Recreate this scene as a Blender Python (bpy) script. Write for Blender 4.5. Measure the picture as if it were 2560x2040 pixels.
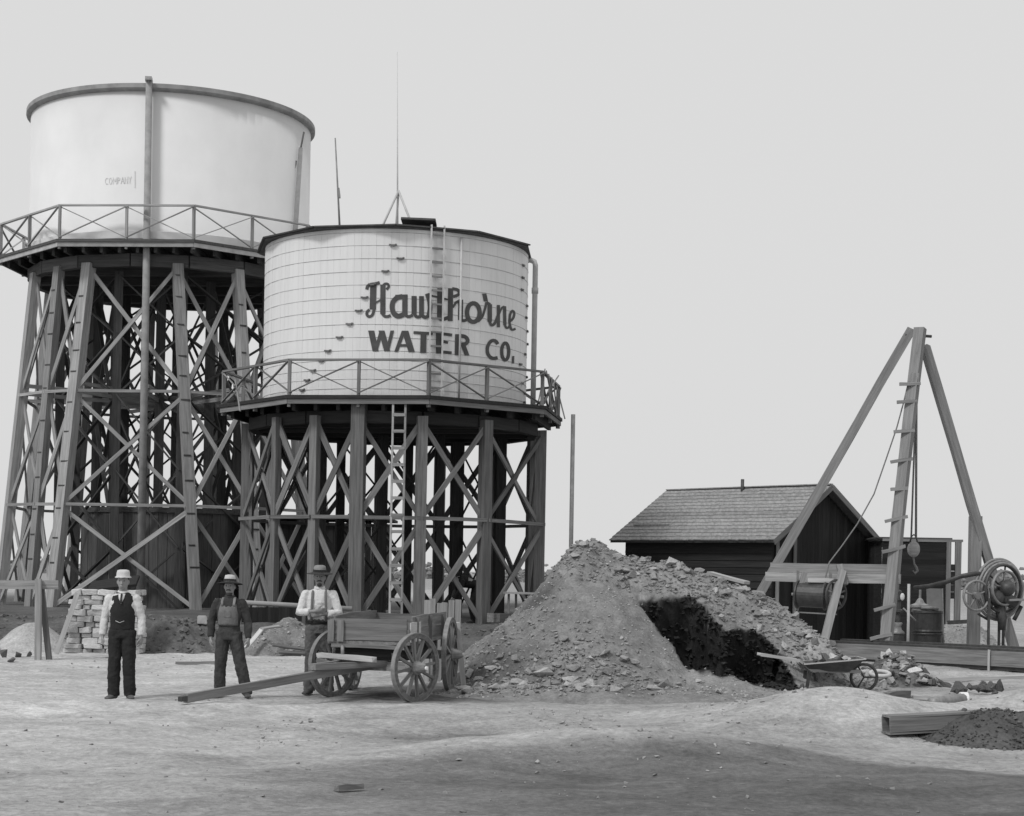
import bpy, bmesh, math, random
from mathutils import Vector, Matrix, noise
random.seed(7)
for o in list(bpy.data.objects): bpy.data.objects.remove(o)
SC = bpy.context.scene
COL = SC.collection
R_ = math.radians

# ------------------------------------------------------------------ camera
F, HX, HY, CH, ROLL = 4300.0, 1280.0, 1430.0, 1.84, R_(1.0)   # photo is 2560 x 2040
cd = bpy.data.cameras.new('camera'); cam = bpy.data.objects.new('camera', cd); COL.objects.link(cam)
cd.sensor_width = 36.0; cd.lens = 36.0*F/2560.0
cd.shift_y = (HY-1020.0)/2560.0
cd.clip_start = 0.1; cd.clip_end = 9000
cam.matrix_world = Matrix.Translation((0, 0, CH)) @ Matrix.Rotation(R_(90), 4, 'X') @ Matrix.Rotation(ROLL, 4, 'Z')
SC.camera = cam
SC.render.resolution_x = 1024; SC.render.resolution_y = 816

# ------------------------------------------------------------------ sky, sun, exposure
SUN_EL, SUN_AZ = R_(48), R_(222)          # azimuth clockwise from +Y: sun stands behind and left of the camera
w = bpy.data.worlds.new('World'); SC.world = w; w.use_nodes = True
nt = w.node_tree; nt.nodes.clear()
sky = nt.nodes.new('ShaderNodeTexSky'); sky.sky_type = 'NISHITA'; sky.sun_disc = False
sky.sun_elevation = SUN_EL; sky.sun_rotation = SUN_AZ; sky.dust_density = 6; sky.air_density = 1.5
bw = nt.nodes.new('ShaderNodeRGBToBW'); nt.links.new(sky.outputs[0], bw.inputs[0])
mx = nt.nodes.new('ShaderNodeMix'); mx.data_type = 'FLOAT'; mx.inputs[0].default_value = 0.93
nt.links.new(bw.outputs[0], mx.inputs[2]); mx.inputs[3].default_value = 9.0   # even white overcast veil
bg = nt.nodes.new('ShaderNodeBackground'); bg.inputs[1].default_value = 0.083
nt.links.new(mx.outputs[0], bg.inputs[0])
wo = nt.nodes.new('ShaderNodeOutputWorld'); nt.links.new(bg.outputs[0], wo.inputs[0])
sl = bpy.data.lights.new('sun', 'SUN'); sl.energy = 1.75; sl.angle = R_(11); sl.color = (1, 1, 1)
so = bpy.data.objects.new('sun', sl); COL.objects.link(so)
sd = Vector((math.sin(SUN_AZ)*math.cos(SUN_EL), math.cos(SUN_AZ)*math.cos(SUN_EL), math.sin(SUN_EL)))
so.rotation_euler = sd.to_track_quat('Z', 'Y').to_euler(); so.location = (-20, -20, 30)
vs = SC.view_settings; vs.view_transform = 'Standard'; vs.look = 'None'; vs.gamma = 1; vs.exposure = 0.0

# ------------------------------------------------------------------ helpers
def UV(px, py):
    dx, dy = px-HX, py-HY; c, s = math.cos(ROLL), math.sin(ROLL)
    return dx*c+dy*s, -dx*s+dy*c
def P(px, py, Y):
    u, v = UV(px, py); return Vector((u/F*Y, Y, CH-v/F*Y))
def G(px, py, z=0.0):
    u, v = UV(px, py); return P(px, py, (CH-z)*F/v)
def ray_cyl(px, py, cx, cy, r):
    u, v = UV(px, py); d = Vector((u/F, 1.0)); c = Vector((cx, cy))
    a = d.dot(d); b = -2*d.dot(c); k = c.dot(c)-r*r
    disc = max(0, b*b-4*a*k); Y = (-b-math.sqrt(disc))/(2*a)
    return Vector((d.x*Y, Y, CH-v/F*Y))
def ss(a, b, x):
    t = min(1, max(0, (x-a)/(b-a))); return t*t*(3-2*t)
def interp(pts, x):
    if x <= pts[0][0]: return pts[0][1]
    for (a, va), (b, vb) in zip(pts, pts[1:]):
        if x <= b: return va+(vb-va)*(x-a)/(b-a)
    return pts[-1][1]
def nz(x, y, z=0.0): return noise.noise(Vector((x, y, z)))
def fbm(x, y, z=0.0, o=4):
    s = 0; a = 1; f = 1
    for _ in range(o): s += a*nz(x*f, y*f, z+_*7.3); a *= .5; f *= 2.03
    return s

W = {}                                               # world matrices, so children need no scene update
def link(name, data, mat4, parent=None):
    o = bpy.data.objects.new(name, data); COL.objects.link(o); W[o] = mat4.copy()
    if parent is not None:
        o.parent = parent; o.matrix_basis = W[parent].inverted() @ mat4
    else: o.matrix_basis = mat4
    return o
def tag(o, label, cat, group=None):
    o['label'] = label; o['category'] = cat
    if group: o['group'] = group
    return o
def thing(name, label, cat, loc, group=None, rz=0.0):
    return tag(link(name, None, Matrix.Translation(loc) @ Matrix.Rotation(rz, 4, 'Z')), label, cat, group)

class MB:
    def __init__(s): s.v = []; s.f = []
    def add(s, vs, fs):
        n = len(s.v); s.v += [tuple(v) for v in vs]; s.f += [tuple(i+n for i in f) for f in fs]; return s
    def box(s, c, size, rot=None):
        x, y, z = size[0]/2, size[1]/2, size[2]/2
        vs = [Vector((a*x, b*y, d*z)) for a in (-1, 1) for b in (-1, 1) for d in (-1, 1)]
        if rot is not None: vs = [rot @ v for v in vs]
        c = Vector(c)
        return s.add([v+c for v in vs], [(0,1,3,2),(4,6,7,5),(0,4,5,1),(2,3,7,6),(0,2,6,4),(1,5,7,3)])
    def bar(s, p0, p1, w, h, up=(0, 0, 1)):
        p0, p1 = Vector(p0), Vector(p1); m = frame(p0, p1, up).to_3x3()
        return s.box((p0+p1)/2, ((p1-p0).length, w, h), m)
    def loft(s, pts, rad, n=10, ref=(1, 0, 0), close=False):
        pts = [Vector(p) for p in pts]; rings = []
        for i, p in enumerate(pts):
            if close: t = pts[(i+1) % len(pts)]-pts[i-1]
            else: t = pts[min(i+1, len(pts)-1)]-pts[max(i-1, 0)]
            t.normalize(); rf = Vector(ref)
            a = rf-t*rf.dot(t)
            if a.length < 1e-3: a = Vector((0, 1, .01))-t*t.y
            a.normalize(); b = t.cross(a)
            r = rad[i] if isinstance(rad, list) else rad
            rx, ry = r if isinstance(r, (list, tuple)) else (r, r)
            rings.append([p+a*rx*math.cos(2*math.pi*k/n)+b*ry*math.sin(2*math.pi*k/n) for k in range(n)])
        vs = [v for r in rings for v in r]; fs = []; m = len(rings)
        for i in range(m if close else m-1):
            j = (i+1) % m
            for k in range(n):
                q = (k+1) % n; fs.append((i*n+k, i*n+q, j*n+q, j*n+k))
        if not close:
            fs.append(tuple(reversed(range(n)))); fs.append(tuple((m-1)*n+k for k in range(n)))
        return s.add(vs, fs)
    def tube(s, p0, p1, r0, r1=None, n=10): return s.loft([p0, p1], [r0, r0 if r1 is None else r1], n)
    def lathe(s, prof, n=24, m=Matrix.Identity(4), close=True):
        vs = []; fs = []
        for r, z in prof:
            for k in range(n):
                a = 2*math.pi*k/n; vs.append(m @ Vector((r*math.cos(a), r*math.sin(a), z)))
        for i in range(len(prof)-1):
            for k in range(n):
                q = (k+1) % n; fs.append((i*n+k, i*n+q, (i+1)*n+q, (i+1)*n+k))
        if close:
            fs.append(tuple(reversed(range(n)))); fs.append(tuple((len(prof)-1)*n+k for k in range(n)))
        return s.add(vs, fs)
    def ell(s, c, r, n=12, m=8):
        c = Vector(c); pr = []
        vs = []; fs = []
        for i in range(1, m):
            a = math.pi*i/m
            for k in range(n):
                b = 2*math.pi*k/n
                vs.append(c+Vector((r[0]*math.sin(a)*math.cos(b), r[1]*math.sin(a)*math.sin(b), r[2]*math.cos(a))))
        for i in range(m-2):
            for k in range(n):
                q = (k+1) % n; fs.append((i*n+k, (i+1)*n+k, (i+1)*n+q, i*n+q))
        t = len(vs); vs += [c+Vector((0, 0, r[2])), c-Vector((0, 0, r[2]))]
        for k in range(n):
            q = (k+1) % n; fs.append((t, k, q)); fs.append((t+1, (m-2)*n+q, (m-2)*n+k))
        return s.add(vs, fs)
    def mesh(s, name, mat, smooth=False):
        me = bpy.data.meshes.new(name); me.from_pydata(s.v, [], s.f); me.update()
        if mat: me.materials.append(mat)
        if smooth:
            for p in me.polygons: p.use_smooth = True
        return me
    def build(s, name, mat, parent=None, m=None, smooth=False):
        """vertices are in world space unless m is given"""
        me = s.mesh(name, mat, smooth)
        if m is None:
            m = Matrix.Translation(s.v[0] if parent is None else W[parent].translation)
            me.transform(m.inverted())
        return link(name, me, m, parent)

def frame(p0, p1, up=(0, 0, 1)):
    x = (Vector(p1)-Vector(p0)).normalized(); up = Vector(up)
    y = up.cross(x)
    if y.length < 1e-4: y = Vector((0, 1, 0)).cross(x)
    y.normalize(); z = x.cross(y)
    m = Matrix((x, y, z)).transposed().to_4x4(); m.translation = Vector(p0); return m
def beam(name, p0, p1, w, h, mat, parent=None, up=(0, 0, 1), jit=.004, seg=3):
    """squared timber along p0-p1 as its own object; grain runs along its local X"""
    p0, p1 = Vector(p0), Vector(p1); L = (p1-p0).length
    vs = []; fs = []; bow = random.uniform(-1, 1)*jit*1.5
    for i in range(seg+1):
        t = i/seg; off = bow*math.sin(math.pi*t)
        for a, b in ((-1, -1), (1, -1), (1, 1), (-1, 1)):
            vs.append((t*L+random.uniform(-1, 1)*jit*(i in (0, seg)), a*w/2+off+random.uniform(-1, 1)*jit*.5, b*h/2+off+random.uniform(-1, 1)*jit*.5))
    for i in range(seg):
        for k in range(4):
            q = (k+1) % 4; fs.append((i*4+k, i*4+q, (i+1)*4+q, (i+1)*4+k))
    fs.append((3, 2, 1, 0)); n = seg*4; fs.append((n, n+1, n+2, n+3))
    b = MB(); b.add(vs, fs)
    return link(name, b.mesh(name, mat), frame(p0, p1, up), parent)
def rod(name, p0, p1, r0, mat, parent=None, r1=None, n=10):
    L = (Vector(p1)-Vector(p0)).length
    b = MB().loft([(0, 0, 0), (L*.5, random.uniform(-.2, .2)*r0, 0), (L, 0, 0)], [r0, (r0+(r1 or r0))/2, r1 or r0], n, ref=(0, 1, 0))
    return link(name, b.mesh(name, mat, True), frame(p0, p1), parent)

# ------------------------------------------------------------------ materials (the photograph is black and white: all greys)
def newmat(name):
    m = bpy.data.materials.new(name); m.use_nodes = True
    t = m.node_tree; return m, t, t.nodes['Principled BSDF']
def mat_basic(name, v, rough=.85, var=.35, scale=(3, 3, 3), detail=6, bump=.15, rnd=.25, metal=0.0, bscale=None, blotch=0.0, attr=None, coord='Object', spec=.3, fine=0.0, fscale=30.0):
    m, t, b = newmat(name); N = t.nodes; L = t.links
    b.inputs['Roughness'].default_value = rough; b.inputs['Metallic'].default_value = metal
    b.inputs['Specular IOR Level'].default_value = spec
    tc = N.new('ShaderNodeTexCoord'); mp = N.new('ShaderNodeMapping'); mp.inputs['Scale'].default_value = scale
    L.new(tc.outputs[coord], mp.inputs[0])
    oi = N.new('ShaderNodeObjectInfo')
    add = N.new('ShaderNodeVectorMath'); add.operation = 'ADD'; L.new(mp.outputs[0], add.inputs[0])
    mul = N.new('ShaderNodeVectorMath'); mul.operation = 'SCALE'; mul.inputs['Scale'].default_value = 37.0
    cmb = N.new('ShaderNodeCombineXYZ')
    for i in range(3): L.new(oi.outputs['Random'], cmb.inputs[i])
    L.new(cmb.outputs[0], mul.inputs[0]); L.new(mul.outputs[0], add.inputs[1])
    no = N.new('ShaderNodeTexNoise'); no.inputs['Scale'].default_value = 1.0; no.inputs['Detail'].default_value = detail; no.inputs['Roughness'].default_value = .62
    L.new(add.outputs[0], no.inputs['Vector'])
    mr = N.new('ShaderNodeMapRange'); mr.inputs[1].default_value = .25; mr.inputs[2].default_value = .75
    mr.inputs[3].default_value = 1-var; mr.inputs[4].default_value = 1+var
    L.new(no.outputs[0], mr.inputs[0]); val = mr.outputs[0]
    def times(a, s):
        k = N.new('ShaderNodeMath'); k.operation = 'MULTIPLY'; L.new(a, k.inputs[0])
        if isinstance(s, float): k.inputs[1].default_value = s
        else: L.new(s, k.inputs[1])
        return k.outputs[0]
    r = N.new('ShaderNodeMapRange'); r.inputs[3].default_value = 1-rnd; r.inputs[4].default_value = 1+rnd; L.new(oi.outputs['Random'], r.inputs[0])
    val = times(val, r.outputs[0])
    if blotch:
        n2 = N.new('ShaderNodeTexNoise'); n2.inputs['Scale'].default_value = .55; n2.inputs['Detail'].default_value = 5; L.new(tc.outputs[coord], n2.inputs['Vector'])
        r2 = N.new('ShaderNodeMapRange'); r2.inputs[1].default_value = .3; r2.inputs[2].default_value = .7; r2.inputs[3].default_value = 1-blotch; r2.inputs[4].default_value = 1+blotch
        L.new(n2.outputs[0], r2.inputs[0]); val = times(val, r2.outputs[0])
    if fine:
        n4 = N.new('ShaderNodeTexNoise'); n4.inputs['Scale'].default_value = fscale; n4.inputs['Detail'].default_value = 6; n4.inputs['Roughness'].default_value = .75; L.new(tc.outputs[coord], n4.inputs['Vector'])
        r4 = N.new('ShaderNodeMapRange'); r4.inputs[1].default_value = .3; r4.inputs[2].default_value = .7; r4.inputs[3].default_value = 1-fine; r4.inputs[4].default_value = 1+fine
        L.new(n4.outputs[0], r4.inputs[0]); val = times(val, r4.outputs[0])
    if attr:
        at = N.new('ShaderNodeAttribute'); at.attribute_name = attr; val = times(val, at.outputs['Fac'])
    else: val = times(val, float(v))
    c = N.new('ShaderNodeCombineColor')
    for i in range(3): L.new(val, c.inputs[i])
    L.new(c.outputs[0], b.inputs['Base Color'])
    if bump:
        bp = N.new('ShaderNodeBump'); bp.inputs['Strength'].default_value = bump; bp.inputs['Distance'].default_value = .03
        if bscale:
            n3 = N.new('ShaderNodeTexNoise'); n3.inputs['Scale'].default_value = bscale; n3.inputs['Detail'].default_value = 8; n3.inputs['Roughness'].default_value = .7
            L.new(tc.outputs[coord], n3.inputs['Vector']); L.new(n3.outputs[0], bp.inputs['Height'])
        else: L.new(no.outputs[0], bp.inputs['Height'])
        L.new(bp.outputs[0], b.inputs['Normal'])
    return m
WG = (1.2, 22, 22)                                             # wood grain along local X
M = dict(
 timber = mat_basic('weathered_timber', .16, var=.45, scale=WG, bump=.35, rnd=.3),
 inner_rt = mat_basic('creosoted_timber', .035, var=.45, scale=WG, bump=.3, rnd=.3),  # shade beneath the lower tower put into the inner timber colour
 inner_lt = mat_basic('dark_inner_timber', .075, var=.45, scale=WG, bump=.3, rnd=.35),  # interior shade of the taller tower put into the timber colour
 timber_lt = mat_basic('grey_tower_timber', .30, var=.4, scale=WG, bump=.35, rnd=.22),  # distance haze put into the colour, paler than the nearer tower
 deckwood_rt = mat_basic('dark_deck_boards', .035, var=.45, scale=WG, bump=.3),  # shadow under the lower deck painted into its boards
 deckwood = mat_basic('deck_boards', .085, var=.45, scale=WG, bump=.3),
 rail = mat_basic('railing_wood', .16, var=.4, scale=WG, bump=.2),
 pole = mat_basic('peeled_pole', .25, var=.35, scale=WG, bump=.3, rnd=.15),
 plank = mat_basic('sawn_plank', .30, var=.4, scale=WG, bump=.3, rnd=.2),
 wagonwood = mat_basic('old_wagon_wood', .185, var=.45, scale=WG, bump=.35, rnd=.25),
 pale_plank = mat_basic('fresh_plank', .46, var=.25, scale=WG, bump=.2, rnd=.15),
 dark_board = mat_basic('dark_stained_board', .021, var=.5, scale=WG, bump=.4, rnd=.35),
 cistern = mat_basic('cistern_stave_wood', .10, var=.4, scale=WG, bump=.3, rnd=.3),
 shingle = mat_basic('wood_shingle', .26, var=.4, scale=(14, 4, 4), bump=.3, rnd=.12),
 stave = mat_basic('white_painted_stave', .70, rough=.6, var=.05, scale=(1.0, 10, 10), bump=.05, rnd=.022),
 rung = mat_basic('ladder_rung', .18, var=.25),
 hoop = mat_basic('painted_iron_hoop', .46, rough=.6, var=.25, scale=(4, 4, 4), bump=.1, rnd=.1),
 lug = mat_basic('dark_iron_lug', .13, rough=.6, var=.3, rnd=.2),
 tankwhite = mat_basic('white_tank_plate', .68, rough=.6, var=.05, scale=(.8, .8, .5), bump=.03, rnd=0, blotch=.05),
 rim = mat_basic('tank_cornice', .30, var=.35, scale=(2, 2, 2), bump=.1, rnd=.05),
 paint = mat_basic('dark_sign_paint', .075, rough=.7, var=.25, scale=(6, 6, 6), bump=.05, rnd=.1),
 ghost = mat_basic('faded_sign_paint', .62, rough=.7, var=.1, scale=(9, 9, 9), bump=.0, rnd=.1),
 pipe = mat_basic('iron_pipe', .22, rough=.55, var=.3, scale=(6, 6, 6), bump=.1, rnd=.15),
 pipe_pale = mat_basic('pale_pipe', .48, rough=.55, var=.15, scale=(6, 6, 6), bump=.05, rnd=.1),
 iron = mat_basic('dark_iron', .045, rough=.5, var=.5, scale=(9, 9, 9), bump=.15, rnd=.25, spec=.5),
 steel = mat_basic('worn_steel', .19, rough=.45, var=.4, scale=(9, 9, 9), bump=.1, rnd=.2, spec=.5),
 rope = mat_basic('rope', .24, var=.4, scale=(30, 30, 30), bump=.3),
 roofing = mat_basic('tank_roof_boards', .07, var=.4, scale=(3, 3, 3), bump=.2),
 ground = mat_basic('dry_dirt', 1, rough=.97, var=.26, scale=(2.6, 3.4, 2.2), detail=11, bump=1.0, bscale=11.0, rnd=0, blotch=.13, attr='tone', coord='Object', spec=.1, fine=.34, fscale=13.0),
 soil = mat_basic('pile_soil', 1, rough=.97, var=.30, scale=(5, 5, 5), detail=9, bump=.8, bscale=16.0, rnd=0, blotch=.14, attr='tone', spec=.1, fine=.3, fscale=22.0),
 rock = mat_basic('broken_rock', .31, rough=.95, var=.3, scale=(5, 5, 5), bump=.4, rnd=.35, spec=.15),
 clod = mat_basic('dark_clod', .12, rough=.97, var=.4, scale=(6, 6, 6), bump=.5, rnd=.4, spec=.1),
 riser = mat_basic('riser_pipe_paint', .36, var=.25, scale=(4, 4, 4), bump=.1),
 wet = mat_basic('wet_subsoil', .03, rough=.95, var=.6, scale=(5, 5, 5), bump=.5, spec=.1),  # moist soil, darkened further by painting in the hollow's shade
 pebble = mat_basic('pebbles', .30, rough=.95, var=.5, scale=(3, 3, 3), bump=.3, spec=.1),
 pale_stone = mat_basic('pale_stone', .50, rough=.95, var=.25, scale=(5, 5, 5), bump=.5, rnd=.22, spec=.1),
 tin = mat_basic('dull_tin', .13, rough=.6, var=.3, scale=(3, 3, 3), bump=.1),
 white = mat_basic('white_enamel', .7, rough=.5, var=.1),
 skin = mat_basic('skin', .27, rough=.7, var=.12, scale=(14, 14, 14), bump=.05, rnd=.05),
 hair = mat_basic('dark_hair', .035, rough=.8, var=.4, scale=(50, 50, 50), bump=.3),
 shirt = mat_basic('white_cotton', .62, rough=.9, var=.12, scale=(9, 9, 5), bump=.6, bscale=11, rnd=.05),
 vest = mat_basic('dark_wool', .024, rough=.95, var=.3, scale=(9, 9, 9), bump=.4, bscale=14, rnd=.05),
 denim = mat_basic('worn_denim', .055, rough=.95, var=.6, scale=(7, 7, 4), bump=.6, bscale=12, rnd=.05),
 bib = mat_basic('faded_bib', .15, rough=.95, var=.35, scale=(10, 10, 7), bump=.5, bscale=14, rnd=.05),
 jacket = mat_basic('dark_work_shirt', .045, rough=.95, var=.4, scale=(8, 8, 6), bump=.5, bscale=12, rnd=.05),
 trouser = mat_basic('grey_wool_trousers', .10, rough=.95, var=.35, scale=(8, 8, 4), bump=.6, bscale=12, rnd=.05),
 felt_pale = mat_basic('pale_felt', .50, rough=.95, var=.15, scale=(12, 12, 12), bump=.2),
 felt = mat_basic('grey_felt', .20, rough=.95, var=.25, scale=(12, 12, 12), bump=.2),
 boot = mat_basic('dusty_leather', .10, rough=.8, var=.4, scale=(12, 12, 12), bump=.2),
 strap = mat_basic('suspender_strap', .14, rough=.9, var=.2),
 foliage = mat_basic('far_foliage', .22, rough=1, var=.35, scale=(.3, .3, .3), bump=0, rnd=.1, spec=.05),  # haze over the far trees put into the leaf tone
)

# ------------------------------------------------------------------ tower centres (used by the ground too)
RT = Vector((-3.21, 46.0, 0)); LT = Vector((-11.39, 56.5, 0)); PAD = .55

# ------------------------------------------------------------------ ground: one sheet to the horizon
def gz(x, y):
    z = 0.0
    k = 1-ss(0.6, 4.5, x)
    z += PAD*ss(38.3, 41.2, y+.5*nz(x*.6, 3.1))*k*(1-ss(120, 260, y))
    # low bank in front of the wagon and the shallow dip before it
    z += .10*math.exp(-((y-21.9-.18*x*.2)/1.1)**2)*(1-ss(2, 4, x))
    z -= .10*math.exp(-((y-18.6)/1.5)**2)*(1-ss(1.0, 3.0, abs(x+1)))*.8
    def mound(cx, cy, rx, ry, h):
        d = ((x-cx)/rx)**2+((y-cy)/ry)**2
        return h*math.exp(-d*1.6) if d < 4 else 0
    z += mound(.95, 17.4, 2.3, 1.2, .30)      # pale sand spread
    z += mound(3.95, 21.2, 1.65, 1.6, .47)    # right mound
    z += mound(7.0, 21.6, 1.9, 1.5, .50)
    z += mound(2.6, 20.2, 1.2, 1.0, .10)
    n = math.exp(-max(0, y-45)/60)
    z += n*(.05*fbm(x*.55, y*.55, 2.0, 4)+.020*fbm(x*2.6, y*2.4, 5.0, 4))
    z -= .12*ss(16.5, 13.5, y)*0
    return z
def tone(x, y):
    t = .315+.14*ss(.5, -6.5, x)+.05*nz(x*.35, y*.35, 9)+.05*ss(3.0, 4.5, x)
    bnd = 16.9+.35*math.sin(x*.9)+.5*nz(x*.5, 0, 4)-.9*ss(0, -4, x)
    t = t+(.145-t)*ss(bnd+.3, bnd-.35, y)*ss(-4.2, 1.2, x+1.0*nz(x*.4, y*.9, 1))     # darker worn track in front, lens vignette painted in as well
    t *= 1+.14*nz(x*.8, y*2.6, 3)                                              # streaks across
    d = ((x-.95)/2.3)**2+((y-17.3)/1.2)**2
    t += .06*math.exp(-d*1.4)
    t -= .11*math.exp(-(((x+.3)/1.6)**2+((y-19.6)/.55)**2))*(.7+.8*nz(x*1.5, y*2.5, 8))      # darker patch before the lip
    t -= .08*max(0, nz(x*.9, y*1.6, 21)-.12)
    t += .07*math.exp(-(((x-3.95)/1.8)**2+((y-21.0)/1.6)**2))+.07*math.exp(-(((x-7)/1.9)**2+((y-21.5)/1.5)**2))
    t += .05*math.exp(-((y-21.6)/.7)**2)*(1-ss(1.5, 3.5, x))                       # pale lip in front of the wagon
    t = t+(.085-t)*ss(37.2, 38.6, y+.8*nz(x*.7, 1.5))*(1-ss(60, 90, y))*(1-ss(1, 4, x))*(.92+.15*nz(x*1.4, y*1.4))   # turned spoil at the towers
    t = t+(.08-t)*math.exp(-(((x+1.35)/1.55)**2+((y-25.0)/1.25)**2)**2)*.9               # dark dirt under the wagon, its shadow painted into the tone
    t = t+(.20-t)*ss(27.5, 30, y)*(1-ss(33, 36, y))*ss(-1.2, .2, x)*(1-ss(6, 9, x))*.6
    if y > 70: t = t+(.30-t)*ss(70, 140, y)
    return max(.06, t)
def axis(a, b, step, lo, hi):
    xs = [a]; s = step
    while xs[-1] < b: xs.append(xs[-1]+step)
    while xs[-1] < hi: s *= 1.28; xs.append(xs[-1]+s)
    s = step
    while xs[0] > lo: s *= 1.28; xs.insert(0, xs[0]-s)
    return xs
xs = axis(-13, 14, .12, -4000, 4000); ys = axis(11.5, 44, .12, -60, 6000)
vs = [(x, y, gz(x, y)) for y in ys for x in xs]; nx = len(xs)
fs = [(j*nx+i, j*nx+i+1, (j+1)*nx+i+1, (j+1)*nx+i) for j in range(len(ys)-1) for i in range(nx-1)]
me = bpy.data.meshes.new('ground'); me.from_pydata(vs, [], fs); me.materials.append(M['ground'])
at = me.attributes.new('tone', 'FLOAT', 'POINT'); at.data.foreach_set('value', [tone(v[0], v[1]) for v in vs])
for p in me.polygons: p.use_smooth = True
ground = link('ground', me, Matrix.Identity(4)); ground['kind'] = 'structure'

# ------------------------------------------------------------------ rocks
def hull(seed, flat=1.0, n=11):
    rg = random.Random(seed); bm = bmesh.new()
    for _ in range(n):
        v = Vector((rg.gauss(0, 1), rg.gauss(0, 1), rg.gauss(0, 1))).normalized()*rg.uniform(.75, 1.05)
        bm.verts.new((v.x, v.y*.8, v.z*flat))
    r = bmesh.ops.convex_hull(bm, input=bm.verts)
    bmesh.ops.delete(bm, geom=[g for g in r['geom_interior'] if isinstance(g, bmesh.types.BMVert)], context='VERTS')
    me = bpy.data.meshes.new('rock'); bm.to_mesh(me); bm.free(); return me
def rockset(mat, flats):
    out = []
    for i, fl in enumerate(flats):
        m = hull(100+i*3+len(mat.name), fl); m.materials.append(mat); out.append(m)
    return out
ROCKS = rockset(M['rock'], (.35, .45, .5, .6, .7, .3)); CLODS = rockset(M['clod'], (.7, .8, .6, .9)); STONES = rockset(M['pale_stone'], (.3, .4, .55, .7))
def rock(name, p, s, parent, meshes, tilt=.5):
    m = Matrix.Translation(p) @ Matrix.Rotation(random.uniform(0, 6.3), 4, 'Z') @ Matrix.Rotation(random.gauss(0, tilt), 4, 'X') @ Matrix.Diagonal((s*random.uniform(.8, 1.3), s*random.uniform(.8, 1.2), s, 1))
    return link(name, random.choice(meshes), m, parent)
def scatter(name, mat, pts, parent=None):
    """many little stones as one mesh; pts = (x, y, z, size)"""
    base = [([v.co.copy() for v in m.vertices], [tuple(p.vertices) for p in m.polygons]) for m in ROCKS]
    b = MB()
    for x, y, z, s in pts:
        V, Fc = random.choice(base); r = Matrix.Rotation(random.uniform(0, 6.3), 3, 'Z') @ Matrix.Rotation(random.gauss(0, .5), 3, 'X')
        b.add([(r @ v)*s+Vector((x, y, z)) for v in V], Fc)
    o = b.build(name, mat, parent); o['kind'] = 'stuff'; return o
pts = []
for _ in range(1900):
    y = 13+28*random.random()**1.3; x = random.uniform(-.32, .32)*y
    s = .007+.03*random.random()**7
    if fbm(x*.6, y*.6, 11, 2) < -.1 and s < .025: continue
    pts.append((x, y, gz(x, y)+s*.2, s))
o = scatter('pebbles', M['pebble'], pts); o['label'] = 'loose pebbles strewn over the dirt yard'; o['category'] = 'pebbles'

pts = []
for _ in range(1500):
    y = random.uniform(38.2, 42.0); x = random.uniform(-13.5, 1.0)
    if fbm(x*.8, y*.8, 5, 2) < -.15: continue
    s = .02+.09*random.random()**3; pts.append((x, y, gz(x, y)+s*.3, s))
o = scatter('spoil_clods', M['clod'], pts); o['label'] = 'dark turned clods covering the bank at the tower feet'; o['category'] = 'clods'
pts = []
for (px, py, rx, ry, n) in ((1420, 1805, 130, 22, 90), (1850, 1810, 190, 35, 130), (720, 1830, 150, 30, 60), (2080, 1780, 160, 40, 110), (1280, 1730, 260, 16, 130), (2330, 1795, 60, 18, 30), (1560, 1900, 300, 40, 60), (400, 1665, 300, 18, 40)):
    for _ in range(n):
        g = G(px+random.gauss(0, rx*.5), py+random.gauss(0, ry*.5)); s = .012+.035*random.random()**3
        pts.append((g.x, g.y, gz(g.x, g.y)+s*.3, s))
o = scatter('dirt_crumbs', M['rock'], pts); o['label'] = 'patches of small stones and crumbs on the yard dirt'; o['category'] = 'crumbs'
# ------------------------------------------------------------------ heightfield heaps
def heap(name, label, cat, x0, x1, y0, y1, step, h, tn, group=None, warp=None, kind_mat='soil'):
    nx = int((x1-x0)/step)+1; ny = int((y1-y0)/step)+1; vs = []; tv = []; ok = []
    for j in range(ny):
        for i in range(nx):
            x = x0+i*step; y = y0+j*step; hh = h(x, y); g = gz(x, y)
            p = Vector((x, y, g+hh-.03)) if hh > 0 else Vector((x, y, g-.06))
            if warp: p = warp(p, hh)
            vs.append(p); tv.append(tn(x, y, hh)); ok.append(hh > 0)
    fs = []
    for j in range(ny-1):
        for i in range(nx-1):
            q = (j*nx+i, j*nx+i+1, (j+1)*nx+i+1, (j+1)*nx+i)
            if any(ok[k] for k in q): fs.append(q)
    used = sorted({k for f in fs for k in f}); mp = {k: n for n, k in enumerate(used)}
    cx, cy = (x0+x1)/2, (y0+y1)/2; org = Vector((cx, cy, gz(cx, cy)))
    me = bpy.data.meshes.new(name); me.from_pydata([vs[k]-org for k in used], [], [tuple(mp[k] for k in f) for f in fs])
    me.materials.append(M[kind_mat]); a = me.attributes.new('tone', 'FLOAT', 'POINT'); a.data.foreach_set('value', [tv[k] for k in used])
    for p in me.polygons: p.use_smooth = True
    o = link(name, me, Matrix.Translation(org)); tag(o, label, cat, group); return o

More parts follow.
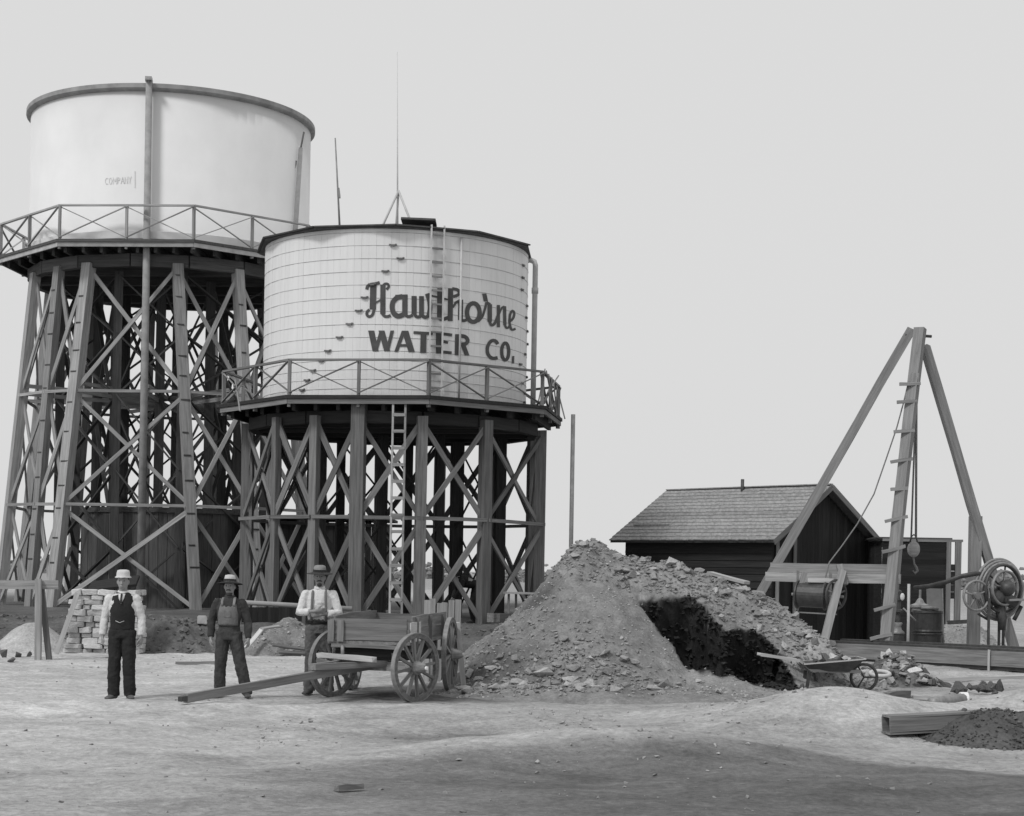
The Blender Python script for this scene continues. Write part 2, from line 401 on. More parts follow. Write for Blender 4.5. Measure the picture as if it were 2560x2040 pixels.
# ------------------------------------------------------------------ the big spoil pile with the dug-out face
YC = 28.6
crest = [(-1.5, 0), (-1.1, .25), (-.6, .55), (0, 1.1), (.35, 1.55), (.62, 1.95), (.95, 2.3), (1.25, 2.42), (1.6, 2.33), (2.1, 2.2), (2.9, 2.0), (3.8, 1.72), (4.3, 1.45), (4.75, 1.2), (5.1, .98), (5.5, .55), (5.95, .28), (6.4, 0)]
walltop = [(1.6, 1.75), (2.05, 1.5), (3.0, 1.25), (3.57, 1.0), (4.2, .66), (4.7, .35), (5.2, .12), (5.6, 0)]
edge = [(1.6, 28.9), (2.06, 28.05), (2.31, 27.5), (2.65, 27.0), (3.18, 26.75), (3.8, 26.5), (4.6, 26.35), (5.6, 26.4)]
def scoop(x, y):
    """depth inside the dug-out hollow (negative outside) and distance in front of its back wall"""
    n = .13*nz(x*2.2, y*2.2, 5)+.07*nz(x*6, y*6, 7)
    d1 = (y-interp(edge, x))*.75+n; d2 = YC-.5+.30*nz(x*1.6, 0, 5)+.12*nz(x*5, 2, 5)-y
    d4 = 4.30+(28.1-y)*.55-x+n
    return min(d1, d2, d4, x-1.9+n), d2
def pile_out(x, y):
    C = interp(crest, x)
    dx = (x-1.15)/(2.35 if x < 1.15 else 2.75); dy = (y-YC)/(3.15 if y < YC else 2.5)
    r = math.sqrt(dx*dx+dy*dy); lobe = 2.4*max(0, 1-r)**1.04
    if x < 1.15: lobe = min(lobe, C*1.02) if y > YC-.6 else lobe
    T = interp(walltop, x); yw = YC-.55; yc = YC+.35
    if y > yc: rg = C*(1-(y-yc)/2.6)
    elif y > yw: rg = T+(C-T)*((y-yw)/(yc-yw))**.9
    else: rg = T*(1-(yw-y)/(.35+T*.9))
    if x < 1.6: rg = min(rg, C)
    rg = max(0, rg)*(1 if x > .6 else 0)
    ap = 0
    if x > 2.2:
        e = interp(edge, x); ap = interp([(2.2, .6), (2.65, .52), (3.2, .36), (3.8, .2), (4.6, .1), (5.6, 0)], x)*max(0, 1-abs(y-e)/1.0)
    kn = .92*max(0, 1-((x-4.98)/.8)**2-((y-(YC+.35))/.95)**2)**.7 if abs(x-4.98) < .8 and abs(y-(YC+.35)) < .95 else 0
    toe = .20*max(0, 1-((x-1.4)/2.9)**2-((y-25.7)/1.2)**2)
    h = max(lobe, rg, kn, toe, ap)
    n = .12*fbm(x*1.1, y*1.1, 3, 4)+.055*fbm(x*4.5, y*4.5, 8, 3)
    if x < 1.0: n -= .34*ss(1.0, .3, x)*max(0, nz(x*.9+y*1.5, y*.5, 6)+.05)+.10*abs(nz(x*4, y*4, 9))*ss(1.0, .4, x)                     # rain gullies down the left flank
    return h+n*min(1, h*3) if h > .012 else 0
def pile_h(x, y):
    h = pile_out(x, y); d, d2 = scoop(x, y)
    if d > 0 and h > 0:
        fl = .06+.10*max(0, nz(x*2, y*2, 1))+.25*ss(.5, 0, d2)*max(0, nz(x*2.5, 1, 8))
        h = h+(min(h, fl)-h)*ss(0, .13, d)
    return h
def in_cut(x, y, h): return scoop(x, y)[0] > 0
def pile_t(x, y, h):
    t = .215+.06*nz(x*1.2, y*1.2, 4)
    if x < 1.0: t -= .16*ss(1.0, .4, x)*max(0, nz(x*.9+y*1.5, y*.5, 6)+.1)  # shading of the gullies painted in, following the carved noise
    if x > 1.4 and h > .9 and y > YC-.6: t += .03
    if x > 4.2: t += .09*ss(4.2, 4.8, x)
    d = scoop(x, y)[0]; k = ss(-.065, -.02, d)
    dark = .022+.018*max(0, nz(x*3, y*3, 2))+.10*max(0, nz(x*1.7, y*2.1, 12)-.25)  # moist subsoil with the hollow's shadow put into its tone
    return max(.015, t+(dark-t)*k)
def pile_warp(p, h):
    # the digging has undercut the wall: its lower part lies further back than its lip
    d, d2 = scoop(p.x, p.y)
    if d > 0: p.y += .42*ss(0, .13, d2)*ss(.9, .2, d2)+.05*nz(p.x*5, p.z*5, 3)*ss(0, .1, d)
    return p
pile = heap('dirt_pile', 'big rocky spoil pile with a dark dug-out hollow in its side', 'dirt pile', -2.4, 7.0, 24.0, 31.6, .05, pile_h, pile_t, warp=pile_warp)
cand = []
for _ in range(15000):
    x = random.uniform(-1.3, 6.2); y = random.uniform(24.9, 29.6); h = pile_h(x, y)
    if h <= .03 or in_cut(x, y, h) or in_cut(x, y-.1, pile_h(x, y-.1)): continue
    top = ss(.2, .05, abs(h-interp(crest, x))/max(.3, interp(crest, x)))*ss(1.2, 2.2, x)*ss(6.0, 5.0, x)*(y < YC+.6)
    upper = (x > .5)*(h > 1.75)*(y < YC+.5)*.5
    slope = (x > 1.7)*(y > YC-.55)*(y < YC+.5)*.7
    toe = min(1, 1.6*math.exp(-(((x-.65)/1.15)**2+((y-25.95)/.6)**2)))
    left = math.exp(-(((x+.1)/.7)**2+((y-27.2)/1.1)**2))*.3
    if random.random() < max(top, upper, toe, slope, left, .012): cand.append((x, y, h))
random.shuffle(cand)
big = []
for c in cand[:285]:
    s = (.055+.11*random.random()**1.8) if c[1] > 26.6 else (.07+.12*random.random()**1.6)
    rock('rock', (c[0], c[1], gz(c[0], c[1])+c[2]-.03+s*.22), s, pile, ROCKS, .45)
scatter('small_stones', M['rock'], [(c[0], c[1], gz(c[0], c[1])+c[2]-.02, random.uniform(.02, .068)) for c in cand[285:2900]], pile)
more = []
for _ in range(2600):
    x = random.uniform(-1.6, 6.2); y = random.uniform(25, 29.2); h = pile_h(x, y)
    if h > .02 and not in_cut(x, y, h): more.append((x, y, gz(x, y)+h-.025, random.uniform(.012, .032)))
scatter('soil_crumbs', M['pebble'], more, pile)
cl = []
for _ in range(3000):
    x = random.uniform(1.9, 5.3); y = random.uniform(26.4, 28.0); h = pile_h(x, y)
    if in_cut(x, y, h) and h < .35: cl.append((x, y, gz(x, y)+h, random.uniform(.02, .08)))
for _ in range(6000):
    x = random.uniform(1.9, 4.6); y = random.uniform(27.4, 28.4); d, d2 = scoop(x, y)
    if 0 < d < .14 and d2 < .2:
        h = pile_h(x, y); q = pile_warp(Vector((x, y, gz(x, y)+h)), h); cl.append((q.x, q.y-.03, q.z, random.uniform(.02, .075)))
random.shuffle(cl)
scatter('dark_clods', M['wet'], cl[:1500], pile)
# planks stuck in the pile
beam('board_on_pile', P(1775, 1432, 29.6), P(1868, 1457, 28.9), .14, .05, M['plank']); tag(bpy.data.objects['board_on_pile'], 'narrow grey board lying across the top of the spoil pile beside the shed wall', 'board')

# smaller heaps
def dome(cx, cy, rx, ry, H, rough=.10, p=1.0):
    def h(x, y):
        d = math.sqrt(((x-cx)/rx)**2+((y-cy)/ry)**2)
        if d >= 1: return 0
        b = H*(.5+.5*math.cos(math.pi*d))**p
        return max(.0, b+rough*fbm(x*2.2, y*2.2, cx, 4)*min(1, b*4))
    return h
def clods_on(o, h, n, x0, x1, y0, y1, s0, s1, meshes, name='clod'):
    k = 0
    for _ in range(n*20):
        x = random.uniform(x0, x1); y = random.uniform(y0, y1); hh = h(x, y)
        if hh <= .03: continue
        s = random.uniform(s0, s1)
        rock(name, (x, y, gz(x, y)+hh-.03+s*.3), s, o, meshes); k += 1
        if k >= n: break
def mk_heap(name, label, cat, cx, cy, rx, ry, H, t, n, meshes=CLODS, s0=.04, s1=.1, rough=.2, step=.06, p=1.0, group=None, cn='clod'):
    h = dome(cx, cy, rx, ry, H, rough, p)
    o = heap(name, label, cat, cx-rx, cx+rx, cy-ry, cy+ry, step, h, lambda x, y, hh: max(.04, t+.04*nz(x*2, y*2, 1)), group)
    if n and step > .05:
        cr = []
        for _ in range(1600):
            x = random.uniform(cx-rx, cx+rx); y = random.uniform(cy-ry, cy+ry*.2); hh = h(x, y)
            if hh > .02: cr.append((x, y, gz(x, y)+hh-.025, .012+.06*random.random()**3))
        scatter('crumbs', M['clod'] if t < .15 else M['rock'], cr[:520], o)
    clods_on(o, h, n, cx-rx, cx+rx, cy-ry, cy+ry*.3, s0, s1, meshes, cn)
    return o
q = P(430, 1600, 36.3); mk_heap('earth_heap', 'dark cloddy earth heap beside the stack of pale stone', 'earth heap', q.x, 37.4, 1.5, 1.6, .78, .13, 46)
q = P(690, 1600, 35.8); mk_heap('earth_heap', 'earth heap with loose boards on it behind the man in overalls', 'earth heap', q.x, 37.2, 1.5, 1.7, .72, .20, 30, ROCKS, cn='rock')
q = P(1235, 1600, 36); mk_heap('earth_heap', 'low dark earth heap between the wagon and the big spoil pile', 'earth heap', q.x+.15, 32.2, 1.2, 1.9, .72, .09, 70)
q = P(40, 1560, 36); mk_heap('sand_heap', 'smooth pale sand heap behind the barricade post', 'sand heap', q.x+.1, 37.0, 1.1, 1.4, .62, .40, 0, rough=.03)
q = P(2470, 1840, 19.2); hd = mk_heap('earth_heap', 'dark crumbly earth heap half burying the wooden box flume', 'earth heap', 5.72, 19.6, 1.4, 1.1, .36, .10, 120, CLODS, .012, .05, rough=.10, step=.04)
h = dome(5.72, 19.6, 1.4, 1.1, .36, .1)
scatter('dark_crumbs', M['clod'], [(x, y, gz(x, y)+h(x, y)-.02, random.uniform(.008, .028)) for x, y in [(random.uniform(4.3, 7.1), random.uniform(18.5, 20.1)) for _ in range(1500)] if h(x, y) > .01], hd)

# ------------------------------------------------------------------ water towers
def cyl_pt(C, r, th, z): return Vector((C.x+r*math.sin(th), C.y-r*math.cos(th), z))   # th=0 faces the camera, + to the right
def octagon(C, apo, phi, z, n=8):
    rc = apo/math.cos(math.pi/n)
    return [cyl_pt(C, rc, phi+(k+.5)*2*math.pi/n, z) for k in range(n)]
def theta_for(px, py, C, r):
    u, v = UV(px, py); best = None
    for k in range(-880, 881):
        q = cyl_pt(C, r, R_(k/10), 0); e = abs(q.x/q.y-u/F)
        if best is None or e < best[0]: best = (e, k/10)
    return best[1]
def frame_legs(root, C, legs, zs, rt, rb, size, bw, mat, upto=None, sizes=None):
    """battered posts with crossed braces and girts, each its own part"""
    z0, z1 = zs[0], zs[-1]
    def pt(i, z):
        a, b = legs[i]; k = (z-z0)/(z1-z0)
        return cyl_pt(C, rb, R_(b), z0).lerp(cyl_pt(C, rt, R_(a), z1), k)
    n = len(legs)
    for i in range(n):
        s = (sizes[i] if sizes and i < len(sizes) else size)*random.uniform(.96, 1.04)
        p0, p1 = pt(i, z0-.25), pt(i, (upto or {}).get(i, z1)); rad = (p0-C); rad.z = 0
        beam('leg', p0, p1, s, s, mat, root, up=rad, jit=.008, seg=5)
    for i in range(n):
        j = (i+1) % n
        gap = (legs[j][0]-legs[i][0]) % 360
        if gap > 62: continue
        for a, b in zip(zs, zs[1:]):
            pa, pb, qa, qb = pt(i, a), pt(i, b-.12), pt(j, a), pt(j, b-.12)
            rad = (pa+qb)/2-C; rad.z = 0; rad.normalize(); o = rad*.045
            beam('brace', pa+o, qb+o, .05, bw*random.uniform(.85, 1.1), mat, root, up=rad.cross(qb-pa))
            o2 = -rad*.045
            beam('brace', qa+o2, pb+o2, .05, bw*random.uniform(.85, 1.1), mat, root, up=rad.cross(pb-qa))
            if a > z0+.1:
                beam('girt', pa+rad*.13, qa+rad*.13, .05, .09, mat, root, up=(0, 0, 1))
    return pt
def railing(root, C, apo, phi, z, hgt, mat, skip=(), n=8):
    V = octagon(C, apo, phi, z, n)
    for k in range(n):
        if k in skip: continue
        A, B = V[k], V[(k+1) % n]; mid = (A+B)/2; up = Vector((0, 0, hgt)); out = mid-C; out.z = 0; out.normalize()
        for p in (A, mid): beam('rail_post', p-Vector((0, 0, .28)), p+up, .07, .09, mat, root, up=out)
        beam('top_rail', A+up, B+up, .10, .05, mat, root, up=(0, 0, 1))
        for p, q in ((A, mid), (mid, B)):
            beam('rail_brace', p+Vector((0, 0, .06))+out*.05, q+up*.96+out*.05, .025, .06, mat, root, up=out)
            beam('rail_brace', p+up*.96-out*.05, q+Vector((0, 0, .06))-out*.05, .025, .05, mat, root, up=out)
def deck(root, C, apo, phi, zt, th, mat, beamdep, rbeam, fmat):
    V = octagon(C, apo+.09, phi, zt); b = MB()
    b.add([v for v in V]+[v-Vector((0, 0, .085)) for v in V], [tuple(range(8)), tuple(reversed(range(8, 16)))]+[(k, k+8, (k+1) % 8+8, (k+1) % 8) for k in range(8)])
    # faces wound for an upward top
    d = b.build('deck', mat, root)
    Vo = octagon(C, apo+.03, phi, zt-.09-th*.3)
    for k in range(8):
        A, B = Vo[k], Vo[(k+1) % 8]; out = (A+B)/2-C; out.z = 0
        beam('fascia_board', A, B, .05, th*.6, fmat, root, up=(0, 0, 1))
    rc = apo-.25; nb = int(2*rc/.55); e1 = Vector((math.cos(phi), math.sin(phi), 0)); e2 = Vector((-math.sin(phi), math.cos(phi), 0))
    for i in range(nb+1):
        t = -rc+2*rc*i/nb
        ln = min(rc, (1.414*rc-abs(t))) if abs(t) > rc*.414 else rc
        zc = zt-.09-.125-.005
        beam('joist', C+e1*t-e2*ln+Vector((0, 0, zc)), C+e1*t+e2*ln+Vector((0, 0, zc)), .09, .24, mat, root)
    nn = 16
    for k in range(nn):
        a0, a1 = phi+2*math.pi*k/nn, phi+2*math.pi*(k+1)/nn
        zc = zt-.33-beamdep/2
        beam('ring_beam', cyl_pt(C, rbeam, a0, zc), cyl_pt(C, rbeam, a1, zc), .24, beamdep, mat, root)
    for t in (-.62, -.21, .21, .62):
        ln = rbeam*math.sqrt(1-t*t)-.15
        beam('cap_beam', C+e2*t*rbeam-e1*ln+Vector((0, 0, zt-.33-beamdep/2)), C+e2*t*rbeam+e1*ln+Vector((0, 0, zt-.33-beamdep/2)), .22, beamdep, mat, root)
def inner_posts(root, C, r, angs, z0, z1, size, mat, levels, bw=.12):
    pts = [cyl_pt(C, r, R_(a), 0) for a in angs]
    for p in pts: beam('inner_post', (p.x, p.y, z0-.2), (p.x, p.y, z1), size, size, mat, root, up=(1, .2, 0), jit=.008, seg=4)
    n = len(pts)
    for i in range(n):
        A, B = pts[i], pts[(i+1) % n]
        if (A-B).length > 4.2: continue
        out = (A+B)/2-C; out.normalize()
        for a, b in zip(levels, levels[1:]):
            beam('brace', (A.x, A.y, a), (B.x, B.y, b), .05, bw, mat, root, up=out)
            beam('brace', (B.x+out.x*.12, B.y+out.y*.12, a), (A.x+out.x*.12, A.y+out.y*.12, b), .05, bw, mat, root, up=out)

# ---- right tower: staved tank with the painted name
PH = R_(-8.2); ZD = 6.07; ZT = 10.28; TR = 3.50
rt = thing('water_tower', 'lower timber water tower with white hooped tank painted with dark lettering', 'water tower', (RT.x, RT.y, PAD))
tR = [theta_for(px, 1300, RT, 3.93) for px in (608, 687, 784, 894, 1051, 1211, 1352)]; print('tR', tR)
legsR = [(t, t) for t in tR]+[(108, 108), (136, 136), (164, 164), (190, 190), (216, 216), (242, 242), (266, 266)]
frame_legs(rt, RT, legsR, [PAD, 3.12, 5.62], 3.93, 3.93, .27, .14, M['timber'], {3: 5.95}, [.21, .18, .20, .33, .25, .25, .29])
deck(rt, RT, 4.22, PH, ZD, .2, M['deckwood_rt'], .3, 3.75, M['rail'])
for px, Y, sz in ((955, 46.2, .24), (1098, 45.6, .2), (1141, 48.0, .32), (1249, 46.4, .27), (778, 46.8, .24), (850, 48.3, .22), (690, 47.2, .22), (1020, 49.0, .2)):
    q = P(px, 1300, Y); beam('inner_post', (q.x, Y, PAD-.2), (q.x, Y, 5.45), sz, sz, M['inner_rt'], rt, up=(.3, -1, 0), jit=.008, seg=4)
for (xa, Ya, xb, Yb_) in ((955, 46.2, 1098, 45.6), (1141, 48.0, 1249, 46.4), (778, 46.8, 955, 46.2), (690, 47.2, 778, 46.8), (850, 48.3, 1020, 49.0)):
    for z0_, z1_ in ((PAD, 3.05), (3.05, 5.4)):
        qa, qb = P(xa, 1300, Ya), P(xb, 1300, Yb_)
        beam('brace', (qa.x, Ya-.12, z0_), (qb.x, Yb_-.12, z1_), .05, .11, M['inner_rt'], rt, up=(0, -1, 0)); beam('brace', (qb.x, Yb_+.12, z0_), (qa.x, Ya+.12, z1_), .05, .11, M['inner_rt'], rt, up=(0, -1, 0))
railing(rt, RT, 4.19, PH, ZD, .87, M['rail'])
ns = 118
tank = MB().lathe([(TR-.09, ZD+.01), (TR-.09, ZT-.1)], 64, Matrix.Translation((RT.x, RT.y, 0))).build('tank', M['stave'], rt)
sm = MB(); wdt = 2*math.pi*TR/ns
sm.add([(0, -wdt/2+.0015, -.055), (0, wdt/2-.0015, -.055), (0, wdt/2-.0015, .0), (0, 0, .0022), (0, -wdt/2+.0015, .0)]+[(ZT-ZD-.02, -wdt/2+.0015, -.055), (ZT-ZD-.02, wdt/2-.0015, -.055), (ZT-ZD-.02, wdt/2-.0015, 0), (ZT-ZD-.02, 0, .0022), (ZT-ZD-.02, -wdt/2+.0015, 0)],
       [(4, 3, 2, 1, 0), (5, 6, 7, 8, 9)]+[(k, (k+1) % 5, (k+1) % 5+5, k+5) for k in range(5)])
sme = sm.mesh('stave', M['stave'])
for k in range(ns):
    th = 2*math.pi*k/ns; p = cyl_pt(RT, TR+random.uniform(-.003, .003), th, ZD+.01); out = Vector((math.sin(th), -math.cos(th), 0))
    m = Matrix((Vector((0, 0, 1)), out.cross(Vector((0, 0, 1))), out)).transposed().to_4x4(); m.translation = p
    link('stave', sme, m, tank)
hz = [ZT-.10]
while hz[-1] > ZD+.35: hz.append(hz[-1]-(.325 if hz[-1] > 7.3 else .235))
hoopme = MB().loft([cyl_pt(Vector((0, 0, 0)), TR+.003, 2*math.pi*k/96, 0) for k in range(96)], .009, 6, ref=(0, 0, 1), close=True).mesh('hoop', M['hoop'], True)
hoops = [link('hoop', hoopme, Matrix.Translation((RT.x, RT.y, z)), tank) for z in hz]
lugpx = [(1060, 378), (1105, 450), (1015, 518), (935, 590), (890, 660), (855, 738), (800, 805), (740, 880), (670, 950), (630, 1010), (580, 1075), (545, 1135), (515, 1185)]
lugme = MB().box((0, 0, 0), (.11, .05, .045)).box((.07, 0, .02), (.05, .03, .035)).box((-.075, 0, .015), (.05, .03, .03)).mesh('hoop_lug', M['lug'])
for (a, b), hp in zip(lugpx, hoops[1:]):
    q = ray_cyl(540+a*.4175, 460+b*.4175, RT.x, RT.y, TR+.03); out = Vector((q.x-RT.x, q.y-RT.y, 0)).normalized()
    m = Matrix((Vector((0, 0, 1)).cross(out), -out, Vector((0, 0, 1)))).transposed().to_4x4(); m.translation = (q.x, q.y, W[hp].translation.z)
    link('hoop_lug', lugme, m, hp)
for hp in hoops[1:]:
    th = R_(78+random.uniform(-7, 9)); q = cyl_pt(RT, TR+.03, th, W[hp].translation.z); out = Vector((math.sin(th), -math.cos(th), 0))
    m = Matrix((Vector((0, 0, 1)).cross(out), -out, Vector((0, 0, 1)))).transposed().to_4x4(); m.translation = q
    link('hoop_lug', lugme, m, hp)
# roof: flat boards laid to a many-sided edge
V = [cyl_pt(RT, (TR+.07)/math.cos(math.pi/11)*random.uniform(.985, 1.01), PH+(k+.35)*2*math.pi/11, ZT-.005) for k in range(11)]
b = MB(); ap = Vector((RT.x, RT.y, ZT+.22))
b.add(V+[v+Vector((0, 0, .035)) for v in V]+[ap], [tuple(reversed(range(11)))]+[(k, (k+1) % 11, (k+1) % 11+11, k+11) for k in range(11)]+[(k+11, (k+1) % 11+11, 22) for k in range(11)])
roof = b.build('roof', M['roofing'], rt)
for k in range(11):
    if k in (2,): continue
    beam('roof_edge_board', V[k]+Vector((0, 0, .055)), V[(k+1) % 11]+Vector((0, 0, .055)), .14, .035, M['roofing'], roof)
h0 = P(1045, 556, 42.9); beam('roof_hatch', h0+Vector((-.4, 0, .02)), h0+Vector((.45, 0, .0)), .8, .05, M['roofing'], roof)
# painted letters (strokes traced from the photograph, laid on the tank wall)
def letter(name, strokes, mat, C, r, ox, oy, sc, parent):
    b = MB()
    for si, (pts, wd) in enumerate(strokes):
        P2 = []
        for (x0, y0), (x1, y1) in zip(pts, pts[1:]):
            n = max(1, int(math.hypot(x1-x0, y1-y0)/14))
            P2 += [(x0+(x1-x0)*k/n, y0+(y1-y0)*k/n) for k in range(n)]
        P2.append(pts[-1])
        if len(pts) > 3:                                       # smooth curved strokes
            for _ in range(3): P2 = [P2[0]]+[((P2[i-1][0]+2*P2[i][0]+P2[i+1][0])/4, (P2[i-1][1]+2*P2[i][1]+P2[i+1][1])/4) for i in range(1, len(P2)-1)]+[P2[-1]]
        vs = []; fs = []
        for i, (x, y) in enumerate(P2):
            a = P2[max(0, i-1)]; c = P2[min(len(P2)-1, i+1)]; tx, ty = c[0]-a[0], c[1]-a[1]; l = math.hypot(tx, ty) or 1
            nx_, ny_ = -ty/l*wd/2, tx/l*wd/2
            if abs(ty) > abs(tx)*1.3 and len(pts) <= 3: nx_, ny_ = (-1 if ty > 0 else 1)*wd/2, 0     # flat ends on the upright strokes
            for s in (-1, -.33, .33, 1):
                vs.append(ray_cyl(ox+(x+nx_*s)*sc, oy+(y+ny_*s)*sc, C.x, C.y, r+.0006*si))
            if i:
                for k in range(3): fs.append((4*i-4+k, 4*i-3+k, 4*i+1+k, 4*i+k))
        b.add(vs, fs)
    return b.build(name, mat, parent)
def arc(cx, cy, rx, ry, a0, a1, n=22): return [(cx+rx*math.cos(R_(a0+(a1-a0)*k/n)), cy+ry*math.sin(R_(a0+(a1-a0)*k/n))) for k in range(n+1)]
LET = [
 [([(185,668),(240,922)],74), ([(240,922),(312,668)],46), ([(312,668),(382,922)],74), ([(382,922),(445,668)],44)],
 [([(492,928),(585,670)],48), ([(602,670),(682,932)],78), ([(525,850),(645,850)],32)],
 [([(705,692),(940,706)],36), ([(828,700),(822,942)],72)],
 [([(1020,690),(1020,950)],82), ([(1050,706),(1178,724)],36), ([(1055,798),(1128,816)],34), ([(1050,928),(1172,942)],36)],
 [([(1250,712),(1245,970)],72), ([(1275,730),(1345,742),(1378,790),(1345,838),(1280,838)],46), ([(1312,842),(1362,974)],58)],
 [([(1738,835),(1722,797),(1685,782),(1640,805),(1610,870),(1608,930),(1630,985),(1680,1014),(1736,1000)],42)],
 [(arc(1830,925,44,112,0,362),40)],
 [([(1927,980),(1924,1072)],28)],
 [([(132,165),(140,120),(180,100),(235,98),(290,80)],40), ([(212,95),(205,410)],78), ([(222,400),(205,480),(165,505),(128,480),(128,440),(165,412)],36), ([(372,165),(410,128),(396,96),(352,90),(322,130)],32), ([(330,105),(328,465)],64), ([(320,455),(345,495),(380,502),(425,482)],36), ([(235,332),(320,280)],22)],
 [([(570,252),(500,262),(448,320),(440,390),(462,465),(520,498),(585,470)],62), ([(600,236),(598,475)],66), ([(480,245),(632,240)],30), ([(598,465),(630,502),(665,500),(695,475)],38)],
 [([(712,244),(712,465)],64), ([(712,455),(735,502),(770,508),(805,475)],40), ([(802,246),(802,480)],60), ([(802,470),(830,508),(865,508),(895,480)],42), ([(872,215),(900,300),(908,400),(892,495)],58), ([(905,236),(1000,258),(1125,288)],22)],
 [([(1030,150),(1028,515)],70), ([(1005,495),(1035,532),(1085,528),(1130,508)],44)],
 [([(1160,150),(1154,552)],62), ([(1178,155),(1250,166),(1275,208),(1242,240),(1190,252)],38), ([(1180,392),(1225,325),(1290,292)],34), ([(1284,290),(1280,540)],60), ([(1280,535),(1325,555),(1350,545),(1375,515)],36)],
 [(arc(1438,448,78,122,0,362),54), ([(1495,560),(1550,500),(1582,400),(1600,320)],30)],
 [([(1572,215),(1582,260),(1592,312)],52), ([(1600,325),(1645,350)],36), ([(1640,345),(1640,560)],54), ([(1638,550),(1655,612),(1690,600),(1722,540),(1738,490)],34)],
 [([(1746,355),(1746,628)],38), ([(1752,470),(1785,392),(1820,372)],26), ([(1822,370),(1826,600)],38), ([(1824,590),(1845,650),(1870,640),(1895,590)],26)],
 [([(1882,560),(1930,520),(1946,450),(1918,415),(1888,465),(1880,570),(1905,668),(1956,645)],28)],
]
for st in LET: letter('painted_letter', st, M['paint'], RT, TR+.0135, 890, 690, .20408, tank)
# tank ladder, wall pipe, overflow pipe
for px in (1079, 1111): 
    a = ray_cyl(px, 575, RT.x, RT.y, TR+.09); beam('ladder_rail', (a.x, a.y, ZD+.05), (a.x, a.y, ZT+.12), .045, .06, M['hoop'], tank, up=(0, -1, 0))
a = ray_cyl(1079, 575, RT.x, RT.y, TR+.09); c = ray_cyl(1111, 575, RT.x, RT.y, TR+.09)
for k in range(12): beam('rung', (a.x, a.y, ZD+.3+k*.345), (c.x, c.y, ZD+.3+k*.345), .045, .045, M['rung'], tank)
a = ray_cyl(1154, 600, RT.x, RT.y, TR+.06); rod('wall_pipe', (a.x, a.y, ZD+.02), (a.x, a.y, ZT-.1), .028, M['hoop'], tank)
ov = cyl_pt(RT, TR+.2, R_(93), 0)
b = MB().loft([(ov.x, ov.y, ZD-.1), (ov.x, ov.y, ZT-.35), (ov.x, ov.y, ZT-.2), (ov.x-.03, ov.y, ZT-.1), (ov.x-.14, ov.y, ZT-.05), (ov.x-.5, ov.y, ZT-.05)], .075, 10, ref=(0, 1, 0))
b.loft([(ov.x, ov.y, ZT-.95), (ov.x, ov.y, ZT-.8)], .095, 10, ref=(0, 1, 0)).build('overflow_pipe', M['pipe_pale'], rt, smooth=True)
# splayed broken boards at the right corner of the rail
vv = octagon(RT, 4.25, PH, ZD)
c0 = P(1372, 930, 44.0)
for (x0, y0, x1, y1, wd) in ((1362, 925, 1345, 1010, .14), (1366, 928, 1384, 1018, .15), (1372, 938, 1377, 1022, .16), (1380, 945, 1372, 1015, .14), (1384, 950, 1392, 1040, .07), (1392, 965, 1412, 1046, .07), (1396, 940, 1380, 965, .06)):
    beam('broken_board', P(x0, y0, 44.3), P(x1, y1, 44.0+random.uniform(-.2, .2)), .03, wd, M['rail'], rt, up=(0, -1, 0))
for (x0, y0, x1, y1, wd) in ((588, 950, 600, 1028, .08), (560, 935, 588, 965, .07)):
    beam('broken_board', P(x0, y0, 42.6), P(x1, y1, 42.4), .03, wd, M['plank'], rt, up=(0, -1, 0))
# sill timbers at the feet
for (x0, x1, yy) in ((1225, 1345, 1572), (1240, 1330, 1556)):
    pa = P(x0, yy, 42.2); pb = P(x1, yy, 43.6)
    beam('sill', (pa.x, pa.y, PAD+.16), (pb.x, pb.y, PAD+.12), .22, .22, M['timber'], rt)

# climbing ladder standing against the deck
ld = thing('ladder', 'tall wooden ladder rising from the ground to the lower tower deck', 'ladder', (P(990, 1550, 41.2).x, 41.2, PAD))
A0, A1 = P(974, 1552, 41.1), P(983, 1010, 41.72); B0, B1 = P(1004, 1552, 41.1), P(1014, 1010, 41.72)
A0.z = B0.z = gz(A0.x, 41.1)+.03
beam('ladder_rail', A0, A1, .05, .09, M['plank'], ld, up=(0, -1, 0)); beam('ladder_rail', B0, B1, .05, .09, M['pole'], ld, up=(0, -1, 0))
for k in range(13):
    t = (k+.35)/13; beam('rung', A0.lerp(A1, t)-Vector((0, .05, 0)), B0.lerp(B1, t)-Vector((0, .05, 0)), .03, .075, M['pole'], ld)

# things on the roof of the hooped tank
mast = thing('roof_mast', 'tall thin pale mast on tripod struts standing on the hooped tank roof', 'mast', (RT.x, RT.y, ZT+.22))
mt = P(993, 130, RT.y); mb_ = Vector((RT.x, RT.y, ZT+.2))
rod('mast_pole', mb_, mt, .028, M['white'], mast, .009)
for dx, dy in ((.62, -.35), (-.62, -.3), (-.12, .5)):
    rod('mast_strut', mb_+Vector((dx, dy, -.03)), mb_+Vector((0, 0, 1.5)), .03, M['pipe_pale'], mast)
pl = thing('roof_pole', 'thin leaning grey pole fixed to the hooped tank roof beside the taller tower', 'pole', tuple(P(852, 560, 45.2)))
pl_b = P(852, 562, 45.2); pl_b.z = ZT+.12
rod('pole', pl_b, P(838, 345, 45.2), .03, M['pipe'], pl, .018); beam('pole_splice', P(849, 495, 45.17), P(846, 470, 45.17), .07, .05, M['pipe'], pl)

